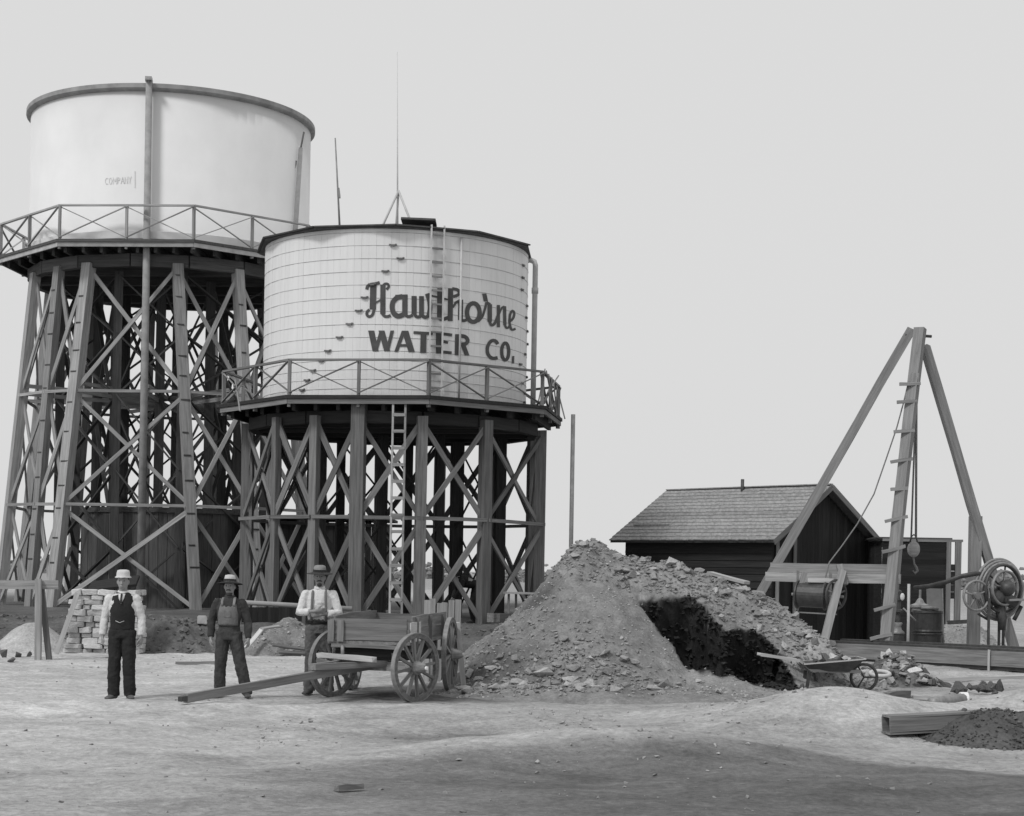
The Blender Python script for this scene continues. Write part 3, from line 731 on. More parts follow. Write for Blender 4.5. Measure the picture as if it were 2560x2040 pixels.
# ---- left tower: smooth white tank on tall battered legs
PHL = R_(-4); ZDL = 11.6; ZTL = 16.2; TL = 4.5
lt = thing('water_tower', 'taller timber water tower on splayed legs with plain white tank and dark rim', 'water tower', (LT.x, LT.y, PAD))
tT = [theta_for(px, 690, LT, 4.4) for px in (89, 148, 222, 443, 594)]; tB = [theta_for(px, py, LT, 5.4) for px, py in ((8, 1455), (83, 1455), (137, 1455), (487, 1532), (640, 1532))]; print('tL', tT, tB)
legsL = list(zip(tT, tB))+[(66, 66), (90, 89), (115, 115), (145, 145), (172, 172), (200, 200), (228, 228), (254, 252)]
ptL = frame_legs(lt, LT, legsL, [PAD, 3.65, 7.1, 11.0], 4.4, 5.5, .30, .13, M['timber_lt'], None, [.27, .26, .31, .31, .29])
for i in (1, 2, 3, 4):
    z = 1.6+random.uniform(0, .4)
    while z < 10.8:
        q0, q1 = ptL(i, z), ptL(i, z+.05); rd = q0-LT; rd.z = 0; rd.normalize(); sd_ = Vector((0, 0, 1)).cross(rd)
        w_ = (.26, .31, .31, .29)[i-1]; c = q0+rd*(w_/2+.006); k = random.uniform(-.5, .2)
        beam('iron_strap', c-sd_*w_*.42, c+sd_*w_*random.uniform(.1, .5), .02, .05, M['iron'], lt, up=(0, 0, 1), seg=1); z += random.uniform(.6, 1.0)
deck(lt, LT, 4.97, PHL, ZDL, .22, M['deckwood'], .38, 4.4, M['riser'])
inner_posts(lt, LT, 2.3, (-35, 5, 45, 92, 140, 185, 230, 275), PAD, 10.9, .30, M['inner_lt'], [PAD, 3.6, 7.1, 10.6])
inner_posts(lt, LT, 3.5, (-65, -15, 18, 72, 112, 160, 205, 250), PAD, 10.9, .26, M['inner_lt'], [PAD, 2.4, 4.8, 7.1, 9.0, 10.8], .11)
for a in range(0, 180, 30):
    for z in (7.25, 7.0):
        beam('tie', cyl_pt(LT, 4.75, R_(a+4), z), cyl_pt(LT, 4.75, R_(a+184), z+.15), .05, .12, M['timber_lt'], lt)
railing(lt, LT, 4.94, PHL, ZDL, 1.03, M['timber_lt'])
tkl = MB().lathe([(TL+.06, ZDL+.005), (TL+.06, ZDL+.10), (TL, ZDL+.11), (TL, ZTL), (TL-.05, ZTL+.001)], 96, Matrix.Translation((LT.x, LT.y, 0))).build('tank', M['tankwhite'], lt, smooth=False)
for p in tkl.data.polygons: p.use_smooth = abs(p.normal.z) < .5
MB().lathe([(TL+.01, ZTL-.02), (TL+.10, ZTL+.02), (TL+.14, ZTL+.06), (TL+.14, ZTL+.19), (TL-.1, ZTL+.2)], 96, Matrix.Translation((LT.x, LT.y, 0))).build('rim', M['rim'], tkl)
MB().lathe([(TL+.065, ZDL+.12), (TL+.075, ZDL+.34), (TL+.02, ZDL+.36)], 96, Matrix.Translation((LT.x, LT.y, 0)), close=False).build('base_band', M['tankwhite'], tkl)
rp = ray_cyl(369, 420, LT.x, LT.y, TL+.22)
rod('riser_pipe', (rp.x, rp.y, .4), (rp.x, rp.y, ZTL+.32), .125, M['riser'], lt, .10, 14)
beam('riser_cap', (rp.x-.05, rp.y+.3, ZTL+.27), (rp.x+.02, rp.y-.2, ZTL+.27), .2, .10, M['timber_lt'], lt)
q0 = ray_cyl(735, 560, LT.x, LT.y, TL+.12); q1 = ray_cyl(752, 370, LT.x, LT.y, TL+.12); q0.z = ZDL+.02
rod('side_pipe', q0, q1, .085, M['pipe_pale'], lt, .07); rod('side_pipe', q1, P(760, 330, q1.y), .03, M['pipe'], lt)
beam('side_bracket', P(734, 428, q1.y-.05), P(740, 402, q1.y-.05), .05, .07, M['pipe'], lt)
# faded lettering: COMPANY
fx = lambda s, ox: [([(x+ox, y) for x, y in p], wd) for p, wd in s]
GH = [[([(60,15),(30,0),(5,40),(5,90),(30,130),(60,115)],14)], [(arc(30,65,27,62,0,362),13)], [([(5,130),(5,0)],14), ([(5,0),(38,85)],13), ([(38,85),(70,0)],13), ([(70,0),(70,130)],14)],
      [([(5,130),(5,0)],14), ([(5,5),(45,10),(52,38),(42,64),(5,68)],13)], [([(2,130),(32,0)],14), ([(32,0),(62,130)],14), ([(15,88),(50,88)],11)], [([(5,130),(5,0)],14), ([(5,0),(55,130)],14), ([(55,130),(55,0)],14)], [([(2,0),(30,60)],14), ([(58,0),(30,60)],14), ([(30,60),(30,130)],14)]]
ox = 1250
for g, wd in zip(GH, (78, 75, 88, 66, 72, 72, 60)):
    letter('painted_letter', [([(x*1.0+ox, y+495-.05*(ox-1250)) for x, y in p], wdt_) for p, wdt_ in g], M['ghost'], LT, TL+.006, 100, 380, .12987, tkl); ox += wd
letter('painted_mark', [([(1828, 370), (1830, 690)], 20)], M['ghost'], LT, TL+.006, 100, 380, .12987, tkl)

# round plank cistern in the foot of the taller tower
CC = Vector((-11.15, 56.3, 0)); ci = thing('cistern', 'round dark vertical-plank cistern standing inside the foot of the taller tower', 'cistern', (CC.x, CC.y, PAD))
nc = 64; cw = 2*math.pi*2.85/nc
for k in range(nc):
    th = 2*math.pi*k/nc; p = cyl_pt(CC, 2.85+random.uniform(-.02, .02), th, PAD-.1); out = Vector((math.sin(th), -math.cos(th), 0))
    beam('plank', p, p+Vector((0, 0, 3.62-PAD+.1+random.uniform(-.03, .02))), cw*.97, .06, M['cistern'], ci, up=out, seg=2)
MB().lathe([(2.83, 3.5), (2.95, 3.5), (2.95, 3.66), (2.83, 3.66)], 48, Matrix.Translation((CC.x, CC.y, 0)), close=False).build('top_band', M['deckwood'], ci)
MB().lathe([(.01, 3.45), (2.8, 3.45)], 32, Matrix.Translation((CC.x, CC.y, 0)), close=False).build('cover', M['deckwood'], ci)
# wide dark board wall beside it (low store between the towers)
st = thing('board_store', 'low dark boarded store standing between the two towers', 'store', (-6.6, 55.0, PAD))
for k in range(22):
    x = -8.35+k*.2; beam('plank', (x, 54.2, PAD-.1), (x, 54.2, 3.3+random.uniform(-.05, .05)), .19, .05, M['dark_board'], st, up=(0, -1, 0), seg=1)
    beam('plank', (x, 56.6, PAD-.1), (x, 56.6, 3.3), .19, .05, M['dark_board'], st, up=(0, -1, 0), seg=1)
for x in (-8.4, -4.02):
    for k in range(12): beam('plank', (x, 54.3+k*.2, PAD-.1), (x, 54.3+k*.2, 3.3), .19, .05, M['dark_board'], st, up=(-1, 0, 0), seg=1)
b = MB().box((-6.2, 55.4, 3.42), (4.8, 2.9, .08)).build('roof', M['dark_board'], st)

# lone post behind the pile
lp = P(1433, 1036, 44.5); ps = tag(rod('iron_post', (lp.x, 44.5, -.3), (lp.x, 44.5, lp.z), .055, M['pipe']), 'lone upright iron pipe post behind the spoil pile', 'post')

# ------------------------------------------------------------------ shed
N0 = P(1936, 1356, 46.0); ez = N0.z; N0.z = 0
Lf = P(1526, 1356, 50.5); Lf.z = 0
e1 = (Lf-N0).normalized(); Ls = (Lf-N0).length; e2 = Vector((e1.y, -e1.x, 0)); e2 = e2 if e2.x > 0 else -e2; Wd = 4.95; up = Vector((0, 0, 1))
ov = .32; rz_ = 4.38
shed = thing('shed', 'dark board shed with a grey shingled gable roof', 'shed', tuple(N0+e1*Ls/2+e2*Wd/2))
def S(a, b_, z): return N0+e1*a+e2*b_+up*z
zr = ez+.06
k = 0; zz = 0.0
while zz < ez-.02:                                             # front wall: lapped horizontal siding
    hgt = min(.19, ez-zz)
    beam('siding_board', S(ov, ov, zz+hgt/2), S(Ls-ov, ov, zz+hgt/2), .025+.0, hgt+.02, M['dark_board'], shed, up=up+e2*.12, seg=2); zz += .19
slope = (rz_-zr)/(Wd/2)
nb = 26
for i in range(nb):                                            # gable wall: upright boards cut to the slope
    b0 = ov+(Wd-2*ov)*(i+.5)/nb; top = rz_-abs(b0-Wd/2)*slope-.12
    beam('gable_board', S(ov, b0, -.05), S(ov, b0, top), (Wd-2*ov)/nb*.97, .03, M['dark_board'], shed, up=e1, seg=1)
    beam('gable_board', S(Ls-ov, b0, -.05), S(Ls-ov, b0, top), (Wd-2*ov)/nb*.97, .03, M['dark_board'], shed, up=e1, seg=1)
zz = 0
while zz < ez-.02:
    beam('siding_board', S(ov, Wd-ov, zz+.095), S(Ls-ov, Wd-ov, zz+.095), .025, .2, M['dark_board'], shed, seg=1); zz += .19
roofT = thing; 
b = MB(); q = [S(0, 0, zr), S(Ls, 0, zr), S(Ls, Wd/2, rz_), S(0, Wd/2, rz_), S(Ls, Wd, zr), S(0, Wd, zr)]
dn = Vector((0, 0, -.06)); b.add(q+[v+dn for v in q], [(0,1,2,3),(3,2,4,5),(7,6,9,8),(8,9,11,10),(0,6,7,1),(5,4,10,11),(0,3,9,6),(3,5,11,9),(1,7,8,2),(2,8,10,4)])
rf = b.build('roof', M['deckwood'], shed)
nrow = 15; sl_ = math.hypot(Wd/2, rz_-zr); dirs = (S(0, Wd/2, rz_)-S(0, 0, zr)).normalized(); nrm = e1.cross(dirs); nrm = nrm if nrm.z > 0 else -nrm
for r in range(nrow):
    bb = MB(); a = -.03; t0 = r*sl_/nrow-.04
    while a < Ls:
        wd = random.uniform(.10, .2); wd = min(wd, Ls+.03-a)
        o = S(a+wd/2, 0, zr)+dirs*(t0+random.uniform(-.012, .012)); Lsh = sl_/nrow*1.35
        mm = Matrix((e1, dirs, nrm)).transposed()
        tilt = Matrix.Rotation(-.075, 3, 'X')
        bb.box(o+dirs*Lsh/2+nrm*.028, (wd-.006, Lsh, .03), mm @ tilt); a += wd
    bb.build('shingle_course', M['shingle'], rf)
beam('shingle_patch', S(Ls-.35, .62, zr+.62*slope+.07), S(Ls-1.75, .62, zr+.62*slope+.07), .05, .05, M['shingle'], rf)
for aa in (-.02,):
    beam('barge_board', S(aa, -.03, zr-.06), S(aa, Wd/2, rz_-.03), .03, .15, M['rail'], rf, up=(0, 0, 1)); beam('barge_board', S(aa, Wd+.03, zr-.06), S(aa, Wd/2, rz_-.03), .03, .15, M['rail'], rf, up=(0, 0, 1))
beam('ridge_board', S(-.02, Wd/2-.04, rz_+.05), S(Ls, Wd/2-.04, rz_+.03), .14, .03, M['shingle'], rf)
sp = P(1856, 1225, 49.8); rod('stove_pipe', (sp.x, sp.y, rz_-.4), (sp.x, sp.y, P(1856, 1198, 49.8).z), .05, M['iron'], rf)
for b0 in (.45, 1.2): beam('corner_post', S(.24, b0, 0), S(.24, b0, rz_-abs(b0-Wd/2)*slope-.15), .09, .09, M['timber'], shed, seg=1)
# lean-to annex with a flat top
A = P(2206, 1352, 47.5); Bq = P(2372, 1352, 47.2); an = thing('lean_to', 'flat-topped dark board lean-to with an open frame at its end', 'lean-to', (A.x, A.y, 0))
za = A.z; na = 13; dd = (Bq-A); dd.z = 0; ln = dd.length; dd.normalize(); dn2 = Vector((-dd.y, dd.x, 0))
for k in range(int(za/.16)):
    z = .08+k*.16; beam('siding_board', Vector((A.x, A.y, z)), Vector((Bq.x, Bq.y, z)), .03, .165, M['dark_board'], an, up=up-dn2*.1, seg=1)
beam('corner_post', (Bq.x, Bq.y, 0), (Bq.x, Bq.y, za), .12, .12, M['timber'], an)
e = P(2396, 1352, 47.2); beam('end_post', (e.x, e.y, 0), (e.x, e.y, za), .16, .10, M['timber'], an)
beam('top_plate', Vector((A.x, A.y, za+.03)), Vector((e.x+.12, e.y, za+.03)), .14, .07, M['rail'], an)
m1 = P(2378, 1410, 47.2)
for k in range(5): beam('low_board', (Bq.x+.05, Bq.y-.02, m1.z-k*.19-.1), (e.x-.04, e.y-.02, m1.z-k*.19-.1), .03, .18, M['dark_board'], an, seg=1)
for k in range(8): beam('side_board', (A.x, A.y+.1+k*.3, za/2), (A.x+.001, A.y+.1+(k+1)*.3, za/2), .03, za, M['dark_board'], an, seg=1)
beam('roof_sheet', Vector((A.x+ln/2, A.y, za+.09)), Vector((A.x+ln/2, A.y+2.6, za+.05)), ln+.3, .04, M['deckwood'], an)

# ------------------------------------------------------------------ derrick
top = P(2300, 826, 40.4); ff = G(2211, 1652); ff.z = gz(ff.x, ff.y)
fl = P(1818, 1632, 41.6); fl.z = 0; fr = P(2541, 1640, 42.2); fr.z = 0
dk = thing('derrick', 'pole tripod derrick with cleated front pole and plank crossbeam', 'derrick', (ff.x, ff.y, 0))
fp = beam('front_pole', ff-(top-ff).normalized()*.2, top+(top-ff).normalized()*.05, .24, .24, M['pole'], dk, up=(-.6, -1, 0), jit=.02, seg=7)
lo = Vector((-.20, .10, 0)); beam('left_pole', fl, top+lo+(top-fl).normalized()*.06, .22, .22, M['pole'], dk, up=(0, -1, .3), jit=.02, seg=6)
ro = Vector((.16, .16, -.35)); beam('right_pole', fr, top+ro, .20, .20, M['pole'], dk, up=(0, -1, .3), jit=.02, seg=6)
tp = P(2439, 1290, 41.6); bt = Vector((tp.x, 41.6, -.1)); beam('prop_post', bt, tp, .26, .26, M['pole'], dk, up=(0, -1, 0), jit=.01)
rod('top_pin', top+Vector((-.34, .04, -.1)), top+Vector((.3, .12, -.12)), .035, M['iron'], dk)
dirp = (top-ff)
for yy, l0, l1, tilt in ((957, 40, 12, .02), (1003, 42, 8, .03), (1078, 42, 10, .04), (1152, 42, 14, .07), (1224, 34, 8, .03), (1298, 40, 16, .10), (1372, 40, 18, .12), (1514, 44, 8, .12), (1585, 46, 8, .10)):
    z = P(2250, yy, 39.8).z; t = (z-ff.z)/dirp.z; c = ff+dirp*t; fr_ = Vector((0, -.15, 0))
    u0 = F/c.y
    beam('cleat', c+fr_+Vector((-l0/u0, 0, -tilt*.8)), c+fr_+Vector((l1/u0, 0, tilt*.4)), .06, .075, M['pole'], dk, up=(0, 0, 1))
z = P(2270, 935, 40).z; t = (z-ff.z)/dirp.z; c = ff+dirp*t; beam('splice_block', c+Vector((-.06, -.16, -.45)), c+Vector((-.03, -.16, .02)), .16, .08, M['pole'], dk, up=(0, -1, 0))
# crossbeam planks between the front and left poles
cb0 = P(1922, 1430, 40.6); cb1 = P(2246, 1434, 38.95)
ux = (cb1-cb0).normalized()
beam('crossbeam_plank', cb0+Vector((.05, 0, .115)), cb1+Vector((-.02, 0, .10)), .10, .215, M['plank'], dk, jit=.01)
beam('crossbeam_plank', cb0+Vector((-.07, -.05, -.105)), cb1+Vector((.03, -.05, -.12)), .10, .215, M['plank'], dk, jit=.01)
b0 = P(2105, 1428, 39.3); b1 = P(2046, 1640, 38.2); b1.z = gz(b1.x, b1.y)-.1
beam('strut', b1, b0, .17, .13, M['pole'], dk, up=(0, -1, 0), jit=.01); beam('strut', P(2098, 1412, 39.45), P(2113, 1462, 39.3), .14, .1, M['plank'], dk, up=(0, -1, 0))
beam('strut', P(2012, 1432, 39.6), P(2000, 1475, 39.5), .12, .1, M['plank'], dk, up=(0, -1, 0)); beam('drum_bearer', P(2020, 1450, 39.4), P(2085, 1452, 39.25), .1, .1, M['pale_plank'], dk)
# windlass drum hung under the beam
wl = thing('windlass', 'dark iron windlass drum with hand wheel under the derrick crossbeam', 'windlass', tuple(P(2030, 1486, 39.4)))
da, db = P(1992, 1486, 39.62), P(2068, 1490, 39.32); ax = (db-da).normalized()
mm = frame(da, db); rr = Matrix.Rotation(R_(90), 4, 'Y')
Ld = (db-da).length
MB().lathe([(.31, 0), (.33, .02), (.33, .05), (.285, .06), (.285, Ld-.06), (.33, Ld-.05), (.33, Ld-.02), (.31, Ld)], 28, mm @ rr).build('drum', M['iron'], wl, smooth=False)
rod('axle', da-ax*.12, db+ax*.38, .035, M['steel'], wl)
wc = db+ax*.16
axw = (ax+Vector((0, -.75, 0))).normalized(); wc = wc+Vector((.02, -.12, .04)); wm = frame(wc, wc+axw)
MB().loft([wm @ Vector((0, .33*math.cos(2*math.pi*k/28), .33*math.sin(2*math.pi*k/28))) for k in range(28)], .032, 8, ref=tuple(axw), close=True).build('wheel_rim', M['iron'], wl, smooth=True)
for k in range(5):
    a = 2*math.pi*k/5+.3; rod('wheel_spoke', wc, wm @ Vector((0, .32*math.cos(a), .32*math.sin(a))), .022, M['steel'], wl, n=6)
b = MB()
for sgn in (0, 1):
    c = da+ax*.02 if sgn == 0 else db+ax*.07
    b.bar(c+Vector((0, 0, .55)), c+Vector((0, 0, -.36)), .05, .10, (0, -1, 0))
b.build('hanger', M['steel'], wl)
b = MB().bar(P(1985, 1530, 39.6), P(2092, 1536, 39.2), .03, .03); b.bar(P(1995, 1528, 39.6), P(1990, 1512, 39.6), .03, .04, (0, -1, 0)); b.build('brake_bar', M['steel'], wl)
# hauling rope and hoist tackle
rpts = [P(x*1.1875, y*1.1875, Y) for x, y, Y in ((1913, 803, 40.0), (1901, 852, 39.95), (1888, 900, 39.9), (1867, 962, 39.85), (1840, 1040, 39.75), (1805, 1103, 39.65), (1772, 1150, 39.5), (1746, 1184, 39.3), (1738, 1215, 39.3), (1736, 1240, 39.3))]
tag(MB().loft(rpts, .016, 6).build('rope', M['rope'], smooth=True), 'slack hauling rope curving from the derrick pole down to the windlass drum', 'rope')
tk = thing('tackle_block', 'wooden hoist block with iron hook hanging on doubled ropes from the derrick', 'tackle block', tuple(P(2283, 1372, 39.9)))
bc = P(2284, 1373, 39.9); t0 = P(2292, 880, 40.15)
b = MB().loft([t0, P(2291, 1050, 40.05), bc+Vector((.05, 0, .25))], .028, 6).loft([t0+Vector((-.04, 0, -.6)), P(2288, 1050, 40.05), bc+Vector((-.06, 0, .25))], .022, 6); b.build('hoist_rope', M['rope'], tk, smooth=True)
b = MB().ell(bc, (.15, .09, .19), 14, 10); b.build('block_shell', M['pole'], tk, smooth=True)
b = MB().loft([bc+Vector((-.10, 0, .12)), bc+Vector((-.05, 0, .3)), bc+Vector((0, 0, .34)), bc+Vector((.05, 0, .3)), bc+Vector((.10, 0, .12))], .02, 6); b.build('shackle', M['iron'], tk, smooth=True)
b = MB().loft([bc+Vector((.0, 0, -.18)), bc+Vector((.02, 0, -.34)), bc+Vector((.07, 0, -.42)), bc+Vector((.10, 0, -.5)), bc+Vector((.05, 0, -.56)), bc+Vector((-.01, 0, -.50))], [.02, .022, .03, .03, .025, .012], 8, ref=(0, 1, 0)); b.build('hook', M['steel'], tk, smooth=True)

# ------------------------------------------------------------------ well-head gear under the derrick
wh = thing('well_pump', 'small upright well pump with flanges and bell base behind the front pole', 'pump', tuple(G(2243, 1600, .3)))
wy = 41.0; wb = P(2243, 1618, wy); wx = wb.x; m_ = Matrix.Translation((wx, wy, 0))
zz = lambda py: P(2243, py, wy).z
MB().lathe([(.16, zz(1620)-.25), (.16, zz(1587))], 16, m_).build('casing', M['iron'], wh)
MB().lathe([(.17, zz(1585)), (.17, zz(1580)), (.11, zz(1575)), (.085, zz(1566)), (.12, zz(1558)), (.10, zz(1556))], 16, m_).build('bell_base', M['steel'], wh, smooth=True)
MB().lathe([(.06, zz(1556)), (.06, zz(1532)), (.13, zz(1530)), (.13, zz(1525)), (.07, zz(1522)), (.07, zz(1505)), (.10, zz(1500)), (.09, zz(1478)), (.03, zz(1474)), (.03, zz(1460))], 16, m_).build('pump_body', M['iron'], wh)
b = MB().ell(P(2256, 1492, wy-.12), (.055, .03, .09), 10, 8).build('gauge', M['white'], wh, smooth=True)
rod('lever', P(2258, 1520, wy-.1), P(2290, 1552, wy-.2), .02, M['steel'], wh)
sr = P(2272, 1465, 40.6); tag(rod('standing_rod', (sr.x, 40.6, -.1), (sr.x, 40.6, sr.z+.05), .035, M['pipe_pale']), 'thin pale upright rod standing beside the well pump', 'rod')
vs_ = thing('valve_head', 'cast valve head with long stem mounted on a dark box behind the pale rod', 'valve', tuple(G(2300, 1600, .3)))
vy = 42.2; v0 = P(2299, 1560, vy); m_ = Matrix.Translation((v0.x, vy, 0)); zz = lambda py: P(2299, py, vy).z
MB().box((v0.x, vy, (zz(1552)+0)/2), (.36, .4, zz(1552)+.1)).build('box_base', M['iron'], vs_)
MB().lathe([(.2, zz(1530)), (.2, zz(1520)), (.24, zz(1518)), (.24, zz(1513)), (.12, zz(1508)), (.07, zz(1499)), (.03, zz(1495)), (.03, zz(1468))], 18, m_).build('bonnet', M['steel'], vs_, smooth=False)
MB().lathe([(.12, zz(1553)), (.12, zz(1530))], 14, m_).build('neck', M['steel'], vs_)
rod('side_arm', P(2302, 1519, vy-.2), P(2345, 1522, vy-.15), .05, M['steel'], vs_)
sh_ = P(2338, 1610, 42.6); t0 = P(2320, 1471, 42.9); t1 = P(2357, 1471, 42.9); z1 = t0.z
ts = thing('tin_panel', 'tall plain grey sheet panel leaning against the lean-to wall', 'panel', (sh_.x, sh_.y, 0))
beam('sheet', (sh_.x, 42.5, -.02), ((t0.x+t1.x)/2, 43.0, z1), .40, .02, M['tin'], ts, up=(0, -1, 0)); beam('edge_strip', (sh_.x+.19, 42.47, -.02), ((t0.x+t1.x)/2+.19, 42.97, z1), .03, .03, M['steel'], ts, up=(0, -1, 0))
dt = thing('dark_drum', 'dark riveted sheet drum standing in front of the lean-to', 'drum', tuple(G(2318, 1612, .1)))
dx_ = P(2322, 1600, 41.6); MB().lathe([(.36, -.05), (.37, .02), (.35, .05), (.35, .55), (.37, .58), (.35, .62), (.35, 1.0), (.37, 1.03), (.36, 1.08), (.33, 1.06)], 26, Matrix.Translation((dx_.x, 41.75, 0))).build('shell', M['iron'], dt)
MB().lathe([(.375, .5), (.385, .52), (.375, .54)], 26, Matrix.Translation((dx_.x, 41.75, 0)), close=False).build('hoop', M['iron'], dt)

# sill / trough in front of the machinery
s0 = P(2075, 1648, 38.9); s1 = P(2640, 1682, 34.6)
s0.z = s1.z = 0
tr = thing('timber_sill', 'long heavy timber trough sill with dark rails along its top', 'sill', tuple(s0))
beam('side_plank', s0+Vector((0, 0, .20)), s1+Vector((0, 0, .22)), .10, .32, M['timber'], tr, jit=.01)
dv = (s1-s0).normalized(); nv = Vector((-dv.y, dv.x, 0)); nv = nv if nv.y > 0 else -nv
beam('base_plank', s0+Vector((0, 0, .04))+nv*.12, s1+Vector((0, 0, .04))+nv*.12, .22, .12, M['iron'], tr)
beam('rail', s0+Vector((0, 0, .39))+nv*.05, s1+Vector((0, 0, .41))+nv*.05, .14, .06, M['iron'], tr); beam('rail', s0+Vector((0, 0, .42))+nv*.42, s1+Vector((0, 0, .45))+nv*.42, .14, .06, M['iron'], tr)
beam('side_plank', s0+Vector((0, 0, .2))+nv*.5, s1+Vector((0, 0, .21))+nv*.5, .1, .36, M['timber'], tr)
c = P(2482, 1665, 35.6); c = s0+dv*((c.x-s0.x)/dv.x)-nv*.08; beam('stake', c+Vector((0, 0, -.1)), c+Vector((0, 0, .40)), .04, .04, M['pale_plank'], tr)

# engine with flywheels at the right
eg = thing('pump_engine', 'iron engine with two spoked flywheels on a tall trestle at the lean-to corner', 'engine', (11.6, 41.2, 0))
def wheel(root, name, c, r, axd, rim, spk, mat, rt_=.03):
    ax_ = Vector(axd).normalized(); m = frame(c, Vector(c)+ax_); n = 36
    wo = MB().loft([m @ Vector((0, r*math.cos(2*math.pi*k/n), r*math.sin(2*math.pi*k/n))) for k in range(n)], (rt_, rim), 8, ref=tuple(ax_), close=True).build(name, mat, root, smooth=True)
    for k in range(spk):
        a = 2*math.pi*k/spk+.4; rod('spoke', c, m @ Vector((0, r*math.cos(a), r*math.sin(a))), .022, mat, wo, n=6)
    MB().lathe([(.09, -.08), (.09, .08)], 14, m @ Matrix.Rotation(R_(90), 4, 'Y')).build('hub', mat, wo)
    return wo
ey = 40.6
wheel(eg, 'flywheel', P(2441, 1489, ey-.35), .345, (.35, -1, 0), .028, 5, M['steel'], .04)
wheel(eg, 'flywheel', P(2507, 1472, ey), .56, (.55, -1, 0), .035, 6, M['iron'], .06)
wheel(eg, 'belt_wheel', P(2512, 1470, ey-.12), .40, (.55, -1, 0), .03, 5, M['steel'], .05)
b = MB()
eb = P(2488, 1500, ey)
b.ell(P(2487, 1492, ey), (.26, .28, .22)); b.ell(P(2515, 1470, ey-.05), (.22, .3, .20)); b.loft([P(2468, 1482, ey), P(2500, 1490, ey), P(2540, 1510, ey)], [.12, .17, .14], 10)
b.loft([P(2497, 1505, ey), P(2505, 1545, ey), P(2505, 1575, ey)], [.14, .12, .08], 10)
b.build('engine_body', M['iron'], eg, smooth=True)
for px, mt_ in ((2473, 'iron'), (2499, 'iron'), (2510, 'iron'), (2524, 'pole')):
    p = P(px, 1500, ey+.02*(px-2490)); beam('trestle_leg', (p.x, p.y, -.05), (p.x, p.y, P(px, 1495, ey).z), .055, .055, M[mt_], eg)
beam('bench_top', P(2520, 1500, ey-.1), P(2575, 1500, ey-.1), .3, .05, M['pole'], eg); p = P(2570, 1500, ey-.1); beam('trestle_leg', (p.x, p.y, -.05), p, .07, .07, M['pole'], eg)
pz = P(2440, 1605, ey).z
MB().box((P(2480, 1500, ey).x, ey, .13), (1.35, .8, .30)).build('bed', M['iron'], eg)
rod('brace_rod', P(2446, 1535, ey-.2), P(2468, 1548, ey), .03, M['iron'], eg); rod('brace_rod', P(2535, 1550, ey), P(2553, 1515, ey), .05, M['iron'], eg)
b = MB()                                                        # coiled hose over the big wheel
for kk in range(3):
    r0 = .62+.05*kk; c0_ = P(2506, 1474, ey+.12); fm = frame(c0_, c0_+Vector((.5, -1, 0)))
    b.loft([fm @ Vector((-.06*kk, r0*math.cos(a), r0*math.sin(a))) for a in [2*math.pi*k/40 for k in range(40)]], .035, 8, ref=(.45, -.9, 0), close=True)
b.build('hose_coil', M['steel'], eg, smooth=True)
tag(MB().loft([P(2465, 1435, ey), P(2440, 1434, ey-.1), P(2400, 1441, ey), P(2365, 1455, ey+.1), P(2320, 1466, ey+.3), P(2285, 1470, ey+.6)], (.03, .055), 8, ref=(0, 1, 0)).build('belt', M['iron'], smooth=True), 'dark drive belt running from the engine wheels toward the well head', 'belt')
beam('pipe_run', P(2370, 1556, 44), P(2428, 1553, 43.6), .1, .1, M['iron']); tag(bpy.data.objects['pipe_run'], 'dark horizontal pipe between the lean-to and the engine trestle', 'pipe')
q = P(2405, 1590, 44.5); mk_heap('gravel_heap', 'pale pebbly gravel heap behind the engine and lean-to post', 'gravel heap', q.x+.2, 45.2, 1.5, 1.2, .75, .30, 60, ROCKS, .03, .07, cn='stone')

# ------------------------------------------------------------------ wagon
A = Vector((-1.95, 24.5, 0)); gA = gz(A.x, A.y)
wg = thing('farm_wagon', 'weathered wooden wagon with its tongue resting on the ground', 'wagon', (A.x, A.y, gA))
da_ = Vector((.8, -.6, 0)); dt_ = Vector((-.6, -.8, 0)); bb_ = Vector((.14, .99, 0)).normalized(); br = Vector((bb_.y, -bb_.x, 0))
def wagon_wheel(c, axd, r, n):
    ax_ = axd.normalized(); m = frame(c, c+ax_); N_ = 40
    ring = lambda rr, x: [m @ Vector((x, rr*math.cos(2*math.pi*k/N_), rr*math.sin(2*math.pi*k/N_))) for k in range(N_)]
    def band(name, r0, r1, hw, mat, par):
        b = MB(); vs = ring(r0, -hw)+ring(r1, -hw)+ring(r1, hw)+ring(r0, hw); fs = []
        for q in range(4):
            for k in range(N_): fs.append((q*N_+k, q*N_+(k+1) % N_, ((q+1) % 4)*N_+(k+1) % N_, ((q+1) % 4)*N_+k))
        return b.add(vs, fs).build(name, mat, par)
    hub = MB().lathe([(.05, -.15), (.075, -.13), (.085, -.04), (.10, -.03), (.10, .05), (.085, .06), (.065, .15), (.045, .19), (.03, .19)], 18, m @ Matrix.Rotation(R_(90), 4, 'Y'))
    wh_ = hub.build('wheel', M['wagonwood'], wg, smooth=False)
    band('felloe', r-.075, r-.014, .03, M['wagonwood'], wh_); band('tyre', r-.013, r, .034, M['steel'], wh_)
    for k in range(n):
        a = 2*math.pi*k/n+.13; p0 = m @ Vector((0, .08*math.cos(a), .08*math.sin(a))); p1 = m @ Vector((.0, (r-.07)*math.cos(a), (r-.07)*math.sin(a)))
        beam('spoke', p0, p1, .035, .045, M['wagonwood'], wh_, up=ax_, seg=1)
    MB().lathe([(.028, .19), (.028, .21), (.012, .215)], 12, m @ Matrix.Rotation(R_(90), 4, 'Y')).build('hub_cap', M['white'], wh_)
rf_, rr_ = .49, .57
def onz(p, r): return Vector((p.x, p.y, gz(p.x, p.y)+r-.015))
